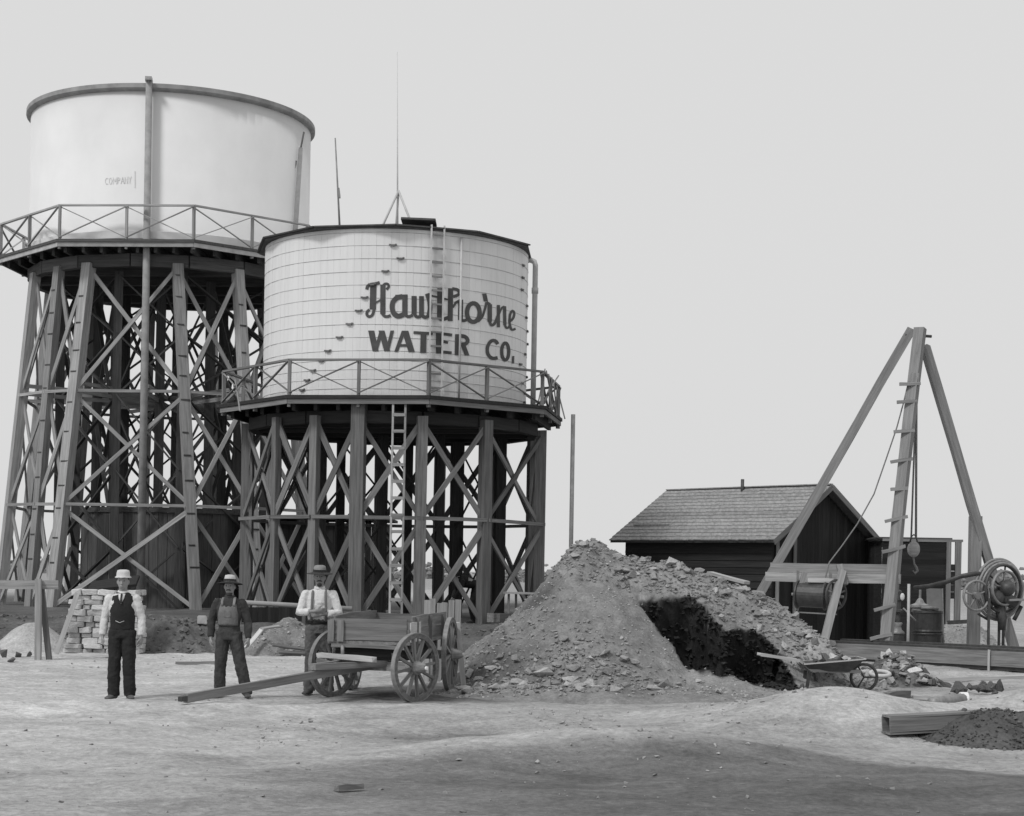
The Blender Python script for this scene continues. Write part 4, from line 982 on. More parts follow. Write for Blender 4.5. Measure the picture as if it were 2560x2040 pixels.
fR, fL = onz(A+da_*.78, rf_), onz(A-da_*.78, rf_)
Bx = A+bb_*1.95; rRr, rL = onz(Bx+br*.76, rr_), onz(Bx-br*.76, rr_)
wagon_wheel(fR, da_, rf_, 12); wagon_wheel(fL, -da_, rf_, 12); wagon_wheel(rRr, br, rr_, 14); wagon_wheel(rL, -br, rr_, 14)
beam('axle', fL, fR, .11, .13, M['wagonwood'], wg); beam('axle', rL, rRr, .11, .13, M['wagonwood'], wg)
ac = (fL+fR)/2
beam('bolster', ac-da_*.5+Vector((0, 0, .14)), ac+da_*.5+Vector((0, 0, .14)), .10, .11, M['wagonwood'], wg)
beam('bolster', ac-br*.55+Vector((0, 0, .255)), ac+br*.55+Vector((0, 0, .255)), .12, .10, M['wagonwood'], wg)
rc_ = (rL+rRr)/2; beam('bolster', rc_-br*.55+Vector((0, 0, .17)), rc_+br*.55+Vector((0, 0, .17)), .12, .2, M['wagonwood'], wg)
beam('reach', ac+Vector((0, 0, -.02)), rc_+Vector((0, 0, 0)), .07, .09, M['wagonwood'], wg)
tip = G(469, 1778, .08); tip = Vector((A.x+dt_.x*3.55, A.y+dt_.y*3.55, 0)); tip.z = gz(tip.x, tip.y)+.075
beam('tongue', ac+dt_*(-.15)+Vector((0, 0, .02)), tip, .08, .11, M['wagonwood'], wg, jit=.008, seg=6)
beam('tongue_tip', tip+(tip-ac).normalized()*-.05, tip+(tip-ac).normalized()*.10, .07, .06, M['iron'], wg)
for s in (-1, 1): beam('hound', ac+da_*.28*s+Vector((0, 0, .05)), ac+dt_*1.25+da_*.03*s+Vector((0, 0, .02)), .06, .085, M['wagonwood'], wg)
db0 = ac+dt_*.55; beam('doubletree', db0-da_*.55+Vector((0, 0, .14)), db0+da_*.5+Vector((0, 0, .12)), .10, .07, M['pale_plank'], wg, jit=.012)
beam('singletree', db0-da_*.45+dt_*.12+Vector((0, 0, .08)), db0+da_*.02+dt_*.16+Vector((0, 0, .02)), .06, .06, M['wagonwood'], wg)
rod('bolt', db0-da_*.1+Vector((0, 0, .1)), db0-da_*.1+Vector((0, 0, .3)), .025, M['steel'], wg)
# box
fz = .77+gA; bt_ = 1.10+gA; bl = 2.9; fc = A-bb_*.33; hw = .56
beam('floor', fc+Vector((0, 0, fz+.02)), fc+bb_*bl+Vector((0, 0, fz+.02)), hw*2+.06, .05, M['wagonwood'], wg)
beam('front_board', fc-br*hw+Vector((0, 0, fz+.20)), fc+br*hw*.98+Vector((0, 0, fz+.20)), .035, .30, M['wagonwood'], wg, jit=.008)
beam('front_cleat', fc-bb_*.035-br*(hw-.02)+Vector((0, 0, fz+.03)), fc-bb_*.035-br*(hw-.02)+Vector((0, 0, bt_+.0)), .09, .04, M['wagonwood'], wg, up=bb_)
beam('front_cleat', fc-bb_*.035-br*(hw-.16)+Vector((0, 0, fz+.03)), fc-bb_*.035-br*(hw-.16)+Vector((0, 0, bt_+.0)), .09, .04, M['wagonwood'], wg, up=bb_)
for s in (-1, 1):
    off = br*hw*s
    beam('side_board', fc+off+Vector((0, 0, fz+.12)), fc+off+bb_*bl+Vector((0, 0, fz+.12)), .035, .19, M['wagonwood'], wg, jit=.01)
    beam('side_board', fc+off+bb_*.25+Vector((0, 0, fz+.30)), fc+off+bb_*bl+Vector((0, 0, fz+.32)), .035, .17, M['wagonwood'], wg, jit=.012)
    for t in (.5, 1.5, 2.5): beam('side_stake', fc+off*1.06+bb_*t+Vector((0, 0, fz-.12)), fc+off*1.06+bb_*t+Vector((0, 0, bt_+.05)), .05, .06, M['wagonwood'], wg)
beam('side_patch', fc+br*(hw+.03)+bb_*.02+Vector((0, 0, fz+.17)), fc+br*(hw+.03)+bb_*.75+Vector((0, 0, fz+.17)), .02, .28, M['pale_plank'], wg, up=(0, 0, 1))
beam('under_board', fc+bb_*.12-br*.5+Vector((0, 0, fz-.13)), fc+bb_*.12+br*.5+Vector((0, 0, fz-.13)), .04, .2, M['dark_board'], wg)  # added dark boards stand in for the shadow below the box
beam('under_board', fc+bb_*.1+br*.5+Vector((0, 0, fz-.13)), fc+bb_*2.2+br*.5+Vector((0, 0, fz-.13)), .04, .2, M['dark_board'], wg)
beam('lip_board', fc-bb_*.05-br*.52+Vector((0, 0, fz-.03)), fc-bb_*.05+br*.55+Vector((0, 0, fz-.05)), .06, .05, M['wagonwood'], wg, jit=.012)
tb = fc+bb_*bl
beam('tail_board', tb-br*hw+Vector((0, 0, fz+.2)), tb+br*hw+Vector((0, 0, fz+.2)), .035, .34, M['wagonwood'], wg)
lo_ = MB()
nI, nJ = 12, 26; vs = []; fs = []
for j in range(nJ+1):
    for i in range(nI+1):
        p = fc+br*(-hw+.03+(2*hw-.06)*i/nI)+bb_*(.04+(bl-.08)*j/nJ)
        vs.append((p.x, p.y, fz+.13+.12*math.sin(math.pi*j/nJ)*math.sin(math.pi*i/nI)+.03*fbm(p.x*3, p.y*3, 2, 3)))
fs = [(j*(nI+1)+i, j*(nI+1)+i+1, (j+1)*(nI+1)+i+1, (j+1)*(nI+1)+i) for j in range(nJ) for i in range(nI)]
lo_ = MB().add(vs, fs).build('dirt_load', M['clod'], smooth=True); tag(lo_, 'low load of dark dirt lying in the wagon box', 'dirt load')
# upright boards behind the wagon
sc_ = thing('plank_screen', 'row of pale upright planks standing behind the wagon', 'planks', (-.95, 28.4, 0))
for k, (px, ty) in enumerate(((1068, 1500), (1083, 1497), (1098, 1508), (1113, 1506), (1128, 1501), (1143, 1499))):
    p = P(px, ty, 28.4); beam('plank', (p.x, 28.4+.03*(k % 2), -.05), (p.x+random.uniform(-.02, .02), 28.45, p.z), .098, .03, M['plank'], sc_, up=(0, -1, 0))
for zz_ in (.35, 1.0): beam('batten', (P(1062, 1500, 28.46).x, 28.50, zz_), (P(1150, 1500, 28.46).x, 28.50, zz_), .04, .08, M['timber'], sc_)
# leaning pale post by the rear wheel
l0, l1 = G(1152, 1716, .05), P(1140, 1545, 26.2)
tag(beam('leaning_stake', (P(1160, 1640, 26.6).x, 26.9, 0), P(1143, 1556, 26.75), .08, .06, M['pale_plank'], up=(0, -1, 0)), 'short pale stake leaning beside the rear wagon wheel', 'stake')

# ------------------------------------------------------------------ left yard things
bc_ = thing('barricade', 'rough board barricade with one tall post and a dark brace', 'barricade', tuple(G(95, 1650)))
p0 = G(95, 1650); p1 = P(96, 1447, p0.y); Yb = p0.y
beam('post', (p0.x, Yb, -.1), (p1.x, Yb, p1.z), .11, .10, M['plank'], bc_, up=(0, -1, 0))
ra, rb_ = P(-60, 1462, Yb+.09), P(146, 1462, Yb+.09); beam('rail_board', ra, rb_, .04, .17, M['plank'], bc_)
g = P(124, 1645, Yb+.1); beam('brace', (g.x, Yb+.1, -.05), P(104, 1470, Yb+.17), .10, .08, M['timber'], bc_, up=(0, -1, 0))
p = P(-50, 1462, Yb+.12); beam('post', (p.x, Yb+.17, -.1), (p.x, Yb+.17, p.z+.12), .11, .10, M['plank'], bc_, up=(0, -1, 0))
# pale stone stack
SLABS = []
for i in range(8):
    rg = random.Random(40+i); b = MB().box((0, 0, 0), (1, 1, 1))
    b.v = [(x*rg.uniform(.82, 1.04), y*rg.uniform(.85, 1.05), z*rg.uniform(.75, 1.05)) for x, y, z in b.v]
    bm = bmesh.new(); me_ = b.mesh('stone_slab', M['pale_stone']); bm.from_mesh(me_); bmesh.ops.bevel(bm, geom=bm.edges[:], offset=.09, segments=1, affect='EDGES'); bm.to_mesh(me_); bm.free(); SLABS.append(me_)
YS = 35.9
sx0, sx1 = P(160, 1600, YS).x, P(350, 1600, YS).x
stk = thing('stone_stack', 'waist-high stack of pale split stone slabs', 'stone stack', ((sx0+sx1)/2, YS, 0))
zc = 0.0; row = 0
top_z = P(260, 1470, YS).z
while zc < top_z-.05:
    hh = random.uniform(.09, .15); x = sx0+.10*zc+random.uniform(0, .1); xe = sx1-.03*zc
    for dep in (0, .38):
        x = sx0+.12*zc+random.uniform(0, .12)
        while x < xe-.08:
            wd = random.uniform(.16, .42); wd = min(wd, xe-x+.05)
            m = Matrix.Translation((x+wd/2, YS-.1+dep+random.uniform(-.05, .05), zc+hh/2)) @ Matrix.Rotation(random.uniform(-.12, .12), 4, 'Z') @ Matrix.Rotation(random.gauss(0, .05), 4, 'Y') @ Matrix.Diagonal((wd*1.03, .42, hh*1.04, 1))
            link('stone_slab', random.choice(SLABS), m, stk); x += wd
    zc += hh*.92; row += 1
tag(beam('leaning_board', G(147, 1632)+Vector((0, -.2, 0)), P(194, 1482, YS-.55), .10, .03, M['pale_plank'], up=(0, -1, 0)), 'long pale board leaning against the stone stack', 'board')
tag(beam('ground_board', G(150, 1636, .04), G(300, 1640, .04), .12, .04, M['pale_plank']), 'pale board lying flat at the foot of the stone stack', 'board')
p = P(300, 1455, 36.6); tag(beam('dark_board', P(225, 1468, YS+.1), P(345, 1452, YS+.1), .5, .06, M['dark_board'], up=(0, -.4, 1)), 'dark board laid on top of the stone stack', 'board')
for px, py, s, ms in ((12, 1640, .16, CLODS), (30, 1612, .17, CLODS), (45, 1640, .12, CLODS), (75, 1612, .1, CLODS), (72, 1640, .09, CLODS), (15, 1600, .13, ROCKS), (55, 1600, .12, STONES), (28, 1650, .1, CLODS)):
    g = G(px, py, .02); g.y = min(g.y, 36); o = rock('rock', (g.x, g.y, gz(g.x, g.y)+s*.4), s, None, ms); tag(o, 'loose rock in the scatter at the barricade foot', 'rock', 'rocks at the barricade')
# pallet-like pale block on the earth heap
g = P(505, 1550, 37.3); tag(MB().box(g, (.2, .2, .15), Matrix.Rotation(.2, 3, 'Z')).box(g+Vector((0, 0, .085)), (.16, .16, .02), Matrix.Rotation(.2, 3, 'Z')).build('pale_block', M['pale_stone']), 'small pale squared block on the dark cloddy earth heap', 'block')
# boards on the heap behind the overalls man
for i, (x0, y0, x1, y1, mt_, lab) in enumerate(((615, 1620, 655, 1572, 'pale_plank', 'pale board propped steeply on the earth heap behind the overalls man'), (655, 1572, 700, 1566, 'plank', 'short board resting along the crest of the earth heap by the overalls man'), (680, 1612, 790, 1626, 'timber', 'upper of two long boards lying on the earth heap slope'), (695, 1630, 800, 1636, 'timber', 'lower long board lying at the earth heap foot'))):
    a_, b_ = P(x0, y0, 35.6), P(x1, y1, 36.2)
    tag(beam('loose_board', a_, b_, .10, .035, M[mt_], up=(0, -.6, 1)), lab, 'board')
hb = thing('pipe_rail', 'long pale horizontal pipe rail at chest height before the lower tower legs', 'rail', (P(640, 1510, 40.5).x, 40.5, PAD))
r0_, r1_ = P(538, 1502, 40.6), P(880, 1522, 40.4)
rod('pipe', r0_, r1_, .06, M['pole'], hb)
for px in (600, 760):
    t = (px-538)/342; p = r0_.lerp(r1_, t); beam('post', (p.x, p.y+.02, gz(p.x, p.y)-.1), (p.x, p.y+.02, p.z-.03), .08, .08, M['timber'], hb)
# dark board panel behind the pipe rail
dp = thing('hoarding', 'low dark plank hoarding behind the horizontal pipe rail', 'hoarding', (P(650, 1560, 41).x, 41, PAD))
for k in range(18):
    p = P(545+k*13.2, 1518, 41.0); beam('plank', (p.x, 41.0, PAD-.25), (p.x, 41.0, p.z), .122, .03, M['dark_board'], dp, up=(0, -1, 0), seg=1)
# work bench and bits under the lower tower
wbn = thing('work_bench', 'small rough work bench under the lower tower legs', 'bench', (P(1290, 1500, 43.2).x, 43.2, PAD))
b0_, b1_ = P(1262, 1482, 43), P(1345, 1484, 43.2); beam('bench_top', b0_, b1_, .4, .05, M['plank'], wbn)
for px in (1272, 1290, 1332): p = P(px, 1484, 43.1); beam('leg', (p.x, p.y, PAD-.05), p, .06, .06, M['timber'], wbn)
# sticks on the yard ground
for (x0, y0, x1, y1, lab) in ((440, 1660, 560, 1663, 'dark stick lying behind the man in overalls'), (1880, 1762, 1962, 1753, 'short dark timber lying beside the pale right-hand mound'), (840, 1968, 905, 1962, 'bent dark stick on the bare foreground dirt')):
    a_, b_ = G(x0, y0, .03), G(x1, y1, .03); tag(beam('stick', (a_.x, a_.y, gz(a_.x, a_.y)+.03), (b_.x, b_.y, gz(b_.x, b_.y)+.04), .06, .05, M['timber'], jit=.012), lab, 'stick')

# ------------------------------------------------------------------ wheelbarrow
wy_ = 27.7; wb_ = thing('wheelbarrow', 'loaded wheelbarrow with shallow iron tray beside the dug-out pile', 'wheelbarrow', (P(2060, 1700, wy_).x, wy_, 0))
h0, h1 = P(1902, 1637, wy_-.25), P(2000, 1652, wy_-.25); h2, h3 = P(2030, 1677, wy_-.2), P(2152, 1679, wy_-.05)
for dy in (0, .42):
    v = Vector((0, dy, 0)); beam('handle', h0+v, h1+v, .04, .045, M['pale_plank'], wb_); beam('shaft', h1+v, h2+v*.9, .04, .045, M['plank'], wb_); beam('shaft', h2+v*.9, h3+v*.5, .04, .05, M['plank'], wb_)
    l = P(2024, 1680, wy_-.2)+v*.9; beam('leg', (l.x-.05, l.y, gz(l.x, l.y)-.02), l, .035, .05, M['iron'], wb_); l2 = l+Vector((.12, 0, 0)); beam('leg', (l2.x+.12, l2.y, gz(l2.x, l2.y)-.02), (l2.x, l2.y, l.z), .03, .04, M['iron'], wb_)
tc = P(2072, 1662, wy_); t_b = [Vector((tc.x+sx*.30, tc.y+sy*.17, tc.z-.10)) for sx, sy in ((-1, -1), (1, -1), (1, 1), (-1, 1))]; t_t = [Vector((tc.x+a, tc.y+b, tc.z+c)) for a, b, c in ((-.46, -.36, .02), (.52, -.36, .12), (.52, .36, .12), (-.46, .36, .02))]
ti = [v+Vector((0, 0, .012)) for v in t_b]; to = [v*1 for v in t_t]
MB().add(t_b+t_t, [(3, 2, 1, 0), (0, 1, 5, 4), (1, 2, 6, 5), (2, 3, 7, 6), (3, 0, 4, 7)]).build('tray', M['iron'], wb_)
sol = bpy.data.objects['tray'].modifiers.new('thick', 'SOLIDIFY'); sol.thickness = .012
b = MB(); b.bar(t_t[0], t_t[1], .02, .02).bar(t_t[3], t_t[2], .02, .02).bar(t_t[1], t_t[2], .02, .02).build('tray_lip', M['pipe_pale'], wb_)
wc_ = P(2160, 1690, wy_+.12); r_w = .21; wc_.z = gz(wc_.x, wc_.y)+r_w
MB().loft([wc_+Vector((r_w*math.cos(a), 0, r_w*math.sin(a))) for a in [2*math.pi*k/24 for k in range(24)]], .025, 8, ref=(0, 1, 0), close=True).build('wheel', M['iron'], wb_, smooth=True)
for k in range(3): a = k*2.09; rod('spoke', wc_, wc_+Vector((r_w*math.cos(a), 0, r_w*math.sin(a))), .015, M['iron'], wb_, n=6)
for _ in range(16):
    o = rock('rock', tc+Vector((random.uniform(-.25, .35), random.uniform(-.2, .2), random.uniform(-.02, .12))), random.uniform(.05, .11), None, CLODS if random.random() < .6 else STONES); tag(o, 'lump of rubble in the wheelbarrow tray', 'rubble', 'rubble in the wheelbarrow')
# rubble heap beside the wheelbarrow
q = P(2235, 1690, 29.6); rb = mk_heap('rubble_heap', 'mixed rubble heap in front of the derrick pole', 'rubble heap', q.x, 30.0, 1.05, .9, .52, .14, 90, ROCKS, .05, .13, cn='rock')
for k in range(22):
    x = q.x+random.uniform(-.95, .9); y = 29.45+random.uniform(-.15, .5); s = random.uniform(.05, .12); rock('rock', (x, y, gz(x, y)+dome(q.x, 30.0, 1.05, .9, .52)(x, y)+s*.3), s, rb, CLODS)
for (px, py, s) in ((2168, 1684, .15), (2062, 1622, .12), (2075, 1640, .13), (2290, 1678, .13), (2225, 1632, .13)):
    g = P(px, py, {2062: 28.6, 2075: 28.3}.get(px, 29.1)); o = rock('pale_boulder', g, s, None, STONES[2:], .2); tag(o, {2168: 'rounded white boulder beside the iron ring', 2062: 'white rock lodged high behind the wheelbarrow', 2075: 'white slab just above the wheelbarrow tray', 2290: 'pale boulder at the right end of the rubble heap', 2225: 'pale rock on top of the rubble heap'}[px], 'boulder')
    W[o]
rc0 = P(2200, 1684, 29.0); tag(MB().loft([rc0+Vector((.16*math.cos(a), .13*math.sin(a), .035*math.sin(a))) for a in [2*math.pi*k/28 for k in range(28)]], .035, 8, ref=(0, 0, 1), close=True).build('iron_ring', M['pipe_pale'], smooth=True), 'pale thick ring lying on the rubble beside the wheelbarrow', 'ring')
# things lying among the front-right mounds
fl_ = thing('box_flume', 'open-ended wooden box flume poking out of the dark earth heap', 'box flume', tuple(G(2215, 1848, .0)))
f0 = G(2214, 1850, .02); f0.z = gz(f0.x, f0.y)+.12; f1 = f0+Vector((1.4, .34, .07)); fdir = (f1-f0).normalized(); fs_ = Vector((fdir.y, -fdir.x, 0)).normalized()
for o_, wd, hh in ((Vector((0, 0, .095)), .22, .022), (Vector((0, 0, -.095)), .22, .022)): beam('board', f0+o_, f1+o_, wd, hh, M['timber'], fl_)
for s in (-1, 1): beam('board', f0+fs_*.10*s, f1+fs_*.10*s, .022, .166, M['timber'], fl_)
def lying(name, px0, py0, px1, py1, r, mat, lab, cat, square=False):
    a_, b_ = G(px0, py0, r), G(px1, py1, r); a_.z = max(a_.z, gz(a_.x, a_.y)+r); b_.z = max(b_.z, gz(b_.x, b_.y)+r)
    o = beam(name, a_, b_, 2*r, 2*r, M[mat], jit=.01) if square else rod(name, a_, b_, r, M[mat]); return tag(o, lab, cat)
cpo = lying('clay_pipe', 2330, 1758, 2412, 1752, .085, 'steel', 'grey pipe length lying behind the pale mounds', 'pipe')
pc = G(2408, 1752, .085); pc.z = max(pc.z, gz(pc.x, pc.y)+.085); MB().lathe([(.095, -.05), (.10, -.05), (.10, .06), (.086, .06)], 18, frame(pc, pc+Vector((1, .05, 0))) @ Matrix.Rotation(R_(90), 4, 'Y')).build('pipe_collar', M['white'], cpo, Matrix.Identity(4))
lying('timber_offcut', 2215, 1742, 2268, 1736, .06, 'timber', 'squared timber offcut behind the pale right-hand mound', 'timber', True)
lying('thin_plank', 2270, 1740, 2330, 1746, .025, 'pale_plank', 'thin pale plank between the timber offcut and the pipe', 'plank', True)
for i in range(16):
    px = random.uniform(2372, 2510); py = 1732-random.random()**2*22; g = G(px, 1730, .05); s = random.uniform(.06, .15)
    o = rock('clod', (g.x, g.y+random.uniform(0, .5), gz(g.x, g.y)+s*.45+random.uniform(0, .1)), s, None, CLODS); tag(o, 'dark clod in the row of clods behind the pale mounds', 'clod', 'dark clods behind the mounds')
for i, (px, py) in enumerate(((2188, 1714), (2008, 1724))):
    g = G(px, py, .04); o = rock('clod', (g.x, g.y, gz(g.x, g.y)+.06), .10, None, CLODS); tag(o, ['dark lump on the bare ground below the iron ring', 'dark lump on the bare ground below the dug-out hollow'][i], 'clod')
lying('long_plank', 2340, 1700, 2620, 1690, .03, 'pale_plank', 'long pale plank on the ground before the timber sill', 'plank', True)

# ------------------------------------------------------------------ far tree line
b = MB(); rg = random.Random(5)
for _ in range(150):
    Y = rg.uniform(300, 420); x = rg.uniform(-.36, .36)*Y; s = rg.uniform(1.2, 2.6)*(1.35 if x > .27*Y else 1)
    for _k in range(40):
        me_ = rg.choice(ROCKS); q = rg.uniform(.18, .42)*s; ox_, oy_, oz_ = rg.gauss(0, s*.9), rg.gauss(0, s*.6), min(s*1.3, abs(rg.gauss(0, s*.6)))
        b.add([Vector((v.co.x*q+x+ox_, v.co.y*q+Y+oy_, v.co.z*q*1.3+oz_)) for v in me_.vertices], [tuple(p.vertices) for p in me_.polygons])
o = b.build('far_tree_line', M['foliage']); o['kind'] = 'stuff'; o['label'] = 'faint low tree line along the horizon'; o['category'] = 'trees'

# ------------------------------------------------------------------ people
FOLD = bpy.data.textures.new('cloth_folds', 'CLOUDS'); FOLD.noise_scale = .075; FOLD.noise_depth = 2
def folds(o, k=.02):
    d = o.modifiers.new('folds', 'DISPLACE'); d.texture = FOLD; d.strength = k; d.mid_level = .45; d.texture_coords = 'GLOBAL'
def remesh(o, vox, smooth=4):
    m = o.modifiers.new('skin_surface', 'REMESH'); m.mode = 'VOXEL'; m.voxel_size = vox; m.use_smooth_shade = True
    s = o.modifiers.new('soft', 'SMOOTH'); s.factor = .5; s.iterations = smooth
    return o
def hand(b, wr, d, thumb, nrm, curl=.5, sc=1.0):
    d, thumb, nrm = Vector(d).normalized(), Vector(thumb).normalized(), Vector(nrm).normalized()
    wr = Vector(wr); pe = wr+d*.085*sc
    b.loft([wr-d*.02, wr+d*.03*sc, wr+d*.07*sc, pe], [(.024, .019), (.036, .018), (.042, .016), (.040, .013)], 10, ref=tuple(thumb))
    for k, (off, ln) in enumerate(((.030, .072), (.010, .082), (-.011, .075), (-.030, .058))):
        p0 = pe+thumb*off*sc-d*.012; a = d*math.cos(curl*.5)+nrm*math.sin(curl*.5); c = d*math.cos(curl*1.4)+nrm*math.sin(curl*1.4); e_ = d*math.cos(curl*2.2)+nrm*math.sin(curl*2.2)
        p1 = p0+a*ln*.45*sc; p2 = p1+c*ln*.32*sc; p3 = p2+e_*ln*.28*sc
        b.loft([p0, p1, p2, p3], [.0095, .009, .0082, .0065], 8)
    t0 = wr+d*.028*sc+thumb*.03*sc; t1 = t0+(d*.6+thumb*.75+nrm*.2).normalized()*.04*sc; t2 = t1+(d*.9+thumb*.2+nrm*.3).normalized()*.035*sc
    b.loft([t0, t1, t2], [.013, .011, .008], 8)
def person(label, base, H, rz, hat, pose, top, legs, boots, extra, hatmat, face='plain'):
    k = H/1.75
    root = thing('person', label, 'person', base, rz=rz)
    T = W[root] @ Matrix.Scale(k, 4)
    def put(b, name, mat, vox=None, par=None, sm=3, smooth=True):
        o = link(name, b.mesh(name, mat, smooth), T.copy() if vox is None else T.copy(), par or root)
        if vox: remesh(o, vox, sm)
        return o
    J = pose; hd = Vector(J['head'])
    # continuous body
    b = MB()
    b.loft([J['hip'], J['waist'], J['chest'], J['collar'], J['neck']], [(.15, .105), (.135, .10), (.165, .115), (.09, .07), (.055, .058)], 14)
    b.loft([J['neck']-Vector((0, 0, .06)), J['neck'], hd-Vector((0, 0, .03))], [.062, .056, .058], 12)
    b.ell(hd, (.074, .093, .118), 18, 14); b.ell(hd+Vector((0, -.018, -.062)), (.056, .068, .055), 14, 10)
    fy = -1
    b.loft([hd+Vector((0, -.088, .018)), hd+Vector((0, -.104, -.012)), hd+Vector((0, -.113, -.030)), hd+Vector((0, -.092, -.040))], [.009, .012, .016, .012], 8)
    b.loft([hd+Vector((-.05, -.076, .028)), hd+Vector((0, -.090, .030)), hd+Vector((.05, -.076, .028))], [.010, .012, .010], 8, ref=(0, 0, 1))
    b.loft([hd+Vector((-.024, -.083, -.066)), hd+Vector((0, -.090, -.066)), hd+Vector((.024, -.083, -.066))], [.007, .011, .007], 8, ref=(0, 0, 1))
    for s in (-1, 1):
        b.ell(hd+Vector((.076*s, .008, -.008)), (.012, .022, .033), 10, 8)
        S_ = 'L' if s < 0 else 'R'
        b.loft([J['sh'+S_], J['el'+S_], J['wr'+S_]], [.042, .036, .027], 10); b.ell(J['sh'+S_]-Vector((0, 0, .02)), (.044, .044, .044))
        b.loft([J['hp'+S_], J['kn'+S_], J['an'+S_]], [(.085, .085), (.055, .058), (.04, .045)], 12)
        fd = Vector(J['ft'+S_]); a = Vector(J['an'+S_])
        b.loft([a+Vector((0, .05, -.045)), a+fd*.06+Vector((0, 0, -.05)), a+fd*.15+Vector((0, 0, -.058))], [(.032, .03), (.042, .028), (.035, .018)], 10)
        hand(b, *J['hand'+S_])
    body = put(b, 'body', M['skin'], .0062, sm=2)
    # eyes, moustache, hair
    for s in (-1, 1): put(MB().ell(hd+Vector((.030*s, -.082, .008)), (.011, .008, .007), 8, 6), 'eye', M['hair'])
    b = MB().ell(hd+Vector((0, .022, .012)), (.079, .085, .112), 16, 12); put(b, 'hair', M['hair'])
    if face != 'plain':
        b = MB().loft([hd+Vector((-.036, -.086, -.058)), hd+Vector((0, -.099, -.046)), hd+Vector((.036, -.086, -.058))], [.006, .012, .006], 8, ref=(0, 0, 1))
        if face == 'beard': b.ell(hd+Vector((0, -.060, -.108)), (.036, .034, .026), 12, 8)
        put(b, 'moustache', M['hair'])
    # trousers
    b = MB()
    b.loft([J['waist']+Vector((0, 0, .02)), J['hip']+Vector((0, 0, .06)), J['hip']-Vector((0, 0, .05))], [(.155, .118), (.168, .128), (.168, .125)], 16)
    for s in ('L', 'R'):
        hp, kn, an = Vector(J['hp'+s]), Vector(J['kn'+s]), Vector(J['an'+s])
        b.loft([hp+Vector((0, 0, .05)), hp.lerp(kn, .45), kn, kn.lerp(an, .5), an+Vector((0, .005, .02)), an-Vector((0, -.005, .035))], [(.105, .115), (.098, .105), (.086, .092), (.084, .09), (.082, .088), (.078, .09)], 14)
    folds(put(b, 'trousers', M[legs], .009, sm=4), .03)
    # shirt with sleeves
    b = MB()
    b.loft([J['hip']+Vector((0, 0, .06)), J['waist'], J['chest']-Vector((0, 0, .06)), J['chest']+Vector((0, 0, .04)), J['collar'], J['collar']+Vector((0, 0, .035))], [(.155, .118), (.156, .118), (.182, .13), (.186, .125), (.14, .09), (.072, .068)], 18)
    for s in ('L', 'R'):
        sh, el, wr = Vector(J['sh'+s]), Vector(J['el'+s]), Vector(J['wr'+s]); cuff = J.get('cuff', .93)
        b.ell(sh-Vector((0, 0, .008)), (.064, .066, .062)); b.loft([sh, sh.lerp(el, .5), el, el.lerp(wr, cuff*.55), el.lerp(wr, cuff)], [.064, .064, .060, .058, .046], 12)
    folds(put(b, 'shirt', M[top], .008, sm=4), .022)
    put(MB().loft([J['collar']+Vector((0, -.004, .02)), J['collar']+Vector((0, -.012, .062))], [(.082, .078), (.072, .070)], 16), 'collar', M[top])
    # boots
    for s in ('L', 'R'):
        fd = Vector(J['ft'+s]); a = Vector(J['an'+s]); b = MB()
        b.loft([a+Vector((0, .005, .04)), a+Vector((0, .01, -.02)), a+Vector((0, .02, -.05))], [(.045, .05), (.048, .056), (.047, .058)], 12)
        b.loft([a-fd*.05+Vector((0, 0, -.045)), a+fd*.05+Vector((0, 0, -.042)), a+fd*.13+Vector((0, 0, -.052)), a+fd*.19+Vector((0, 0, -.06))], [(.044, .034), (.048, .036), (.048, .026), (.034, .016)], 12, ref=(1, 0, 0))
        put(b, 'boot', M[boots], .008, sm=2)
    # hat
    ht = Matrix.Translation(hd+Vector((0, .006, .055))) @ Matrix.Rotation(R_(hat.get('tilt', 4)), 4, 'X')
    b = MB(); br_, ch, cr = hat['brim'], hat['crown'], hat['cr']
    prof = [(br_, hat.get('droop', 0)), (br_*.985, hat.get('droop', 0)+.008), (cr+.012, .012), (cr, .02), (cr*.97, ch*.6), (cr*.86, ch*.92), (cr*.5, ch), (.012, ch*.93)]
    b.lathe(prof if not hat.get('brimmat') else prof[2:], 28, ht @ Matrix.Diagonal((.92, 1.08, 1, 1))); ho = put(b, 'hat', M[hatmat])
    if hat.get('brimmat'): put(MB().lathe(prof[:3]+[(cr-.01, .004)], 28, ht @ Matrix.Diagonal((1.0, 1.05, 1, 1)), close=False), 'hat_brim', M[hat['brimmat']], par=ho)
    if hat.get('band', True): put(MB().lathe([(cr+.014, .016), (cr+.008, .05), (cr-.004, .05)], 28, ht @ Matrix.Diagonal((.92, 1.08, 1, 1)), close=False), 'hat_band', M['vest'], par=ho)
    if hat.get('peak'):
        put(MB().loft([hd+Vector((-.07, -.055, .062)), hd+Vector((0, -.13, .050)), hd+Vector((.07, -.055, .062))], [(.006, .02), (.008, .045), (.006, .02)], 8, ref=(0, 0, 1)), 'hat_peak', M[hatmat], par=ho)
    extra(root, put, J)
    return root
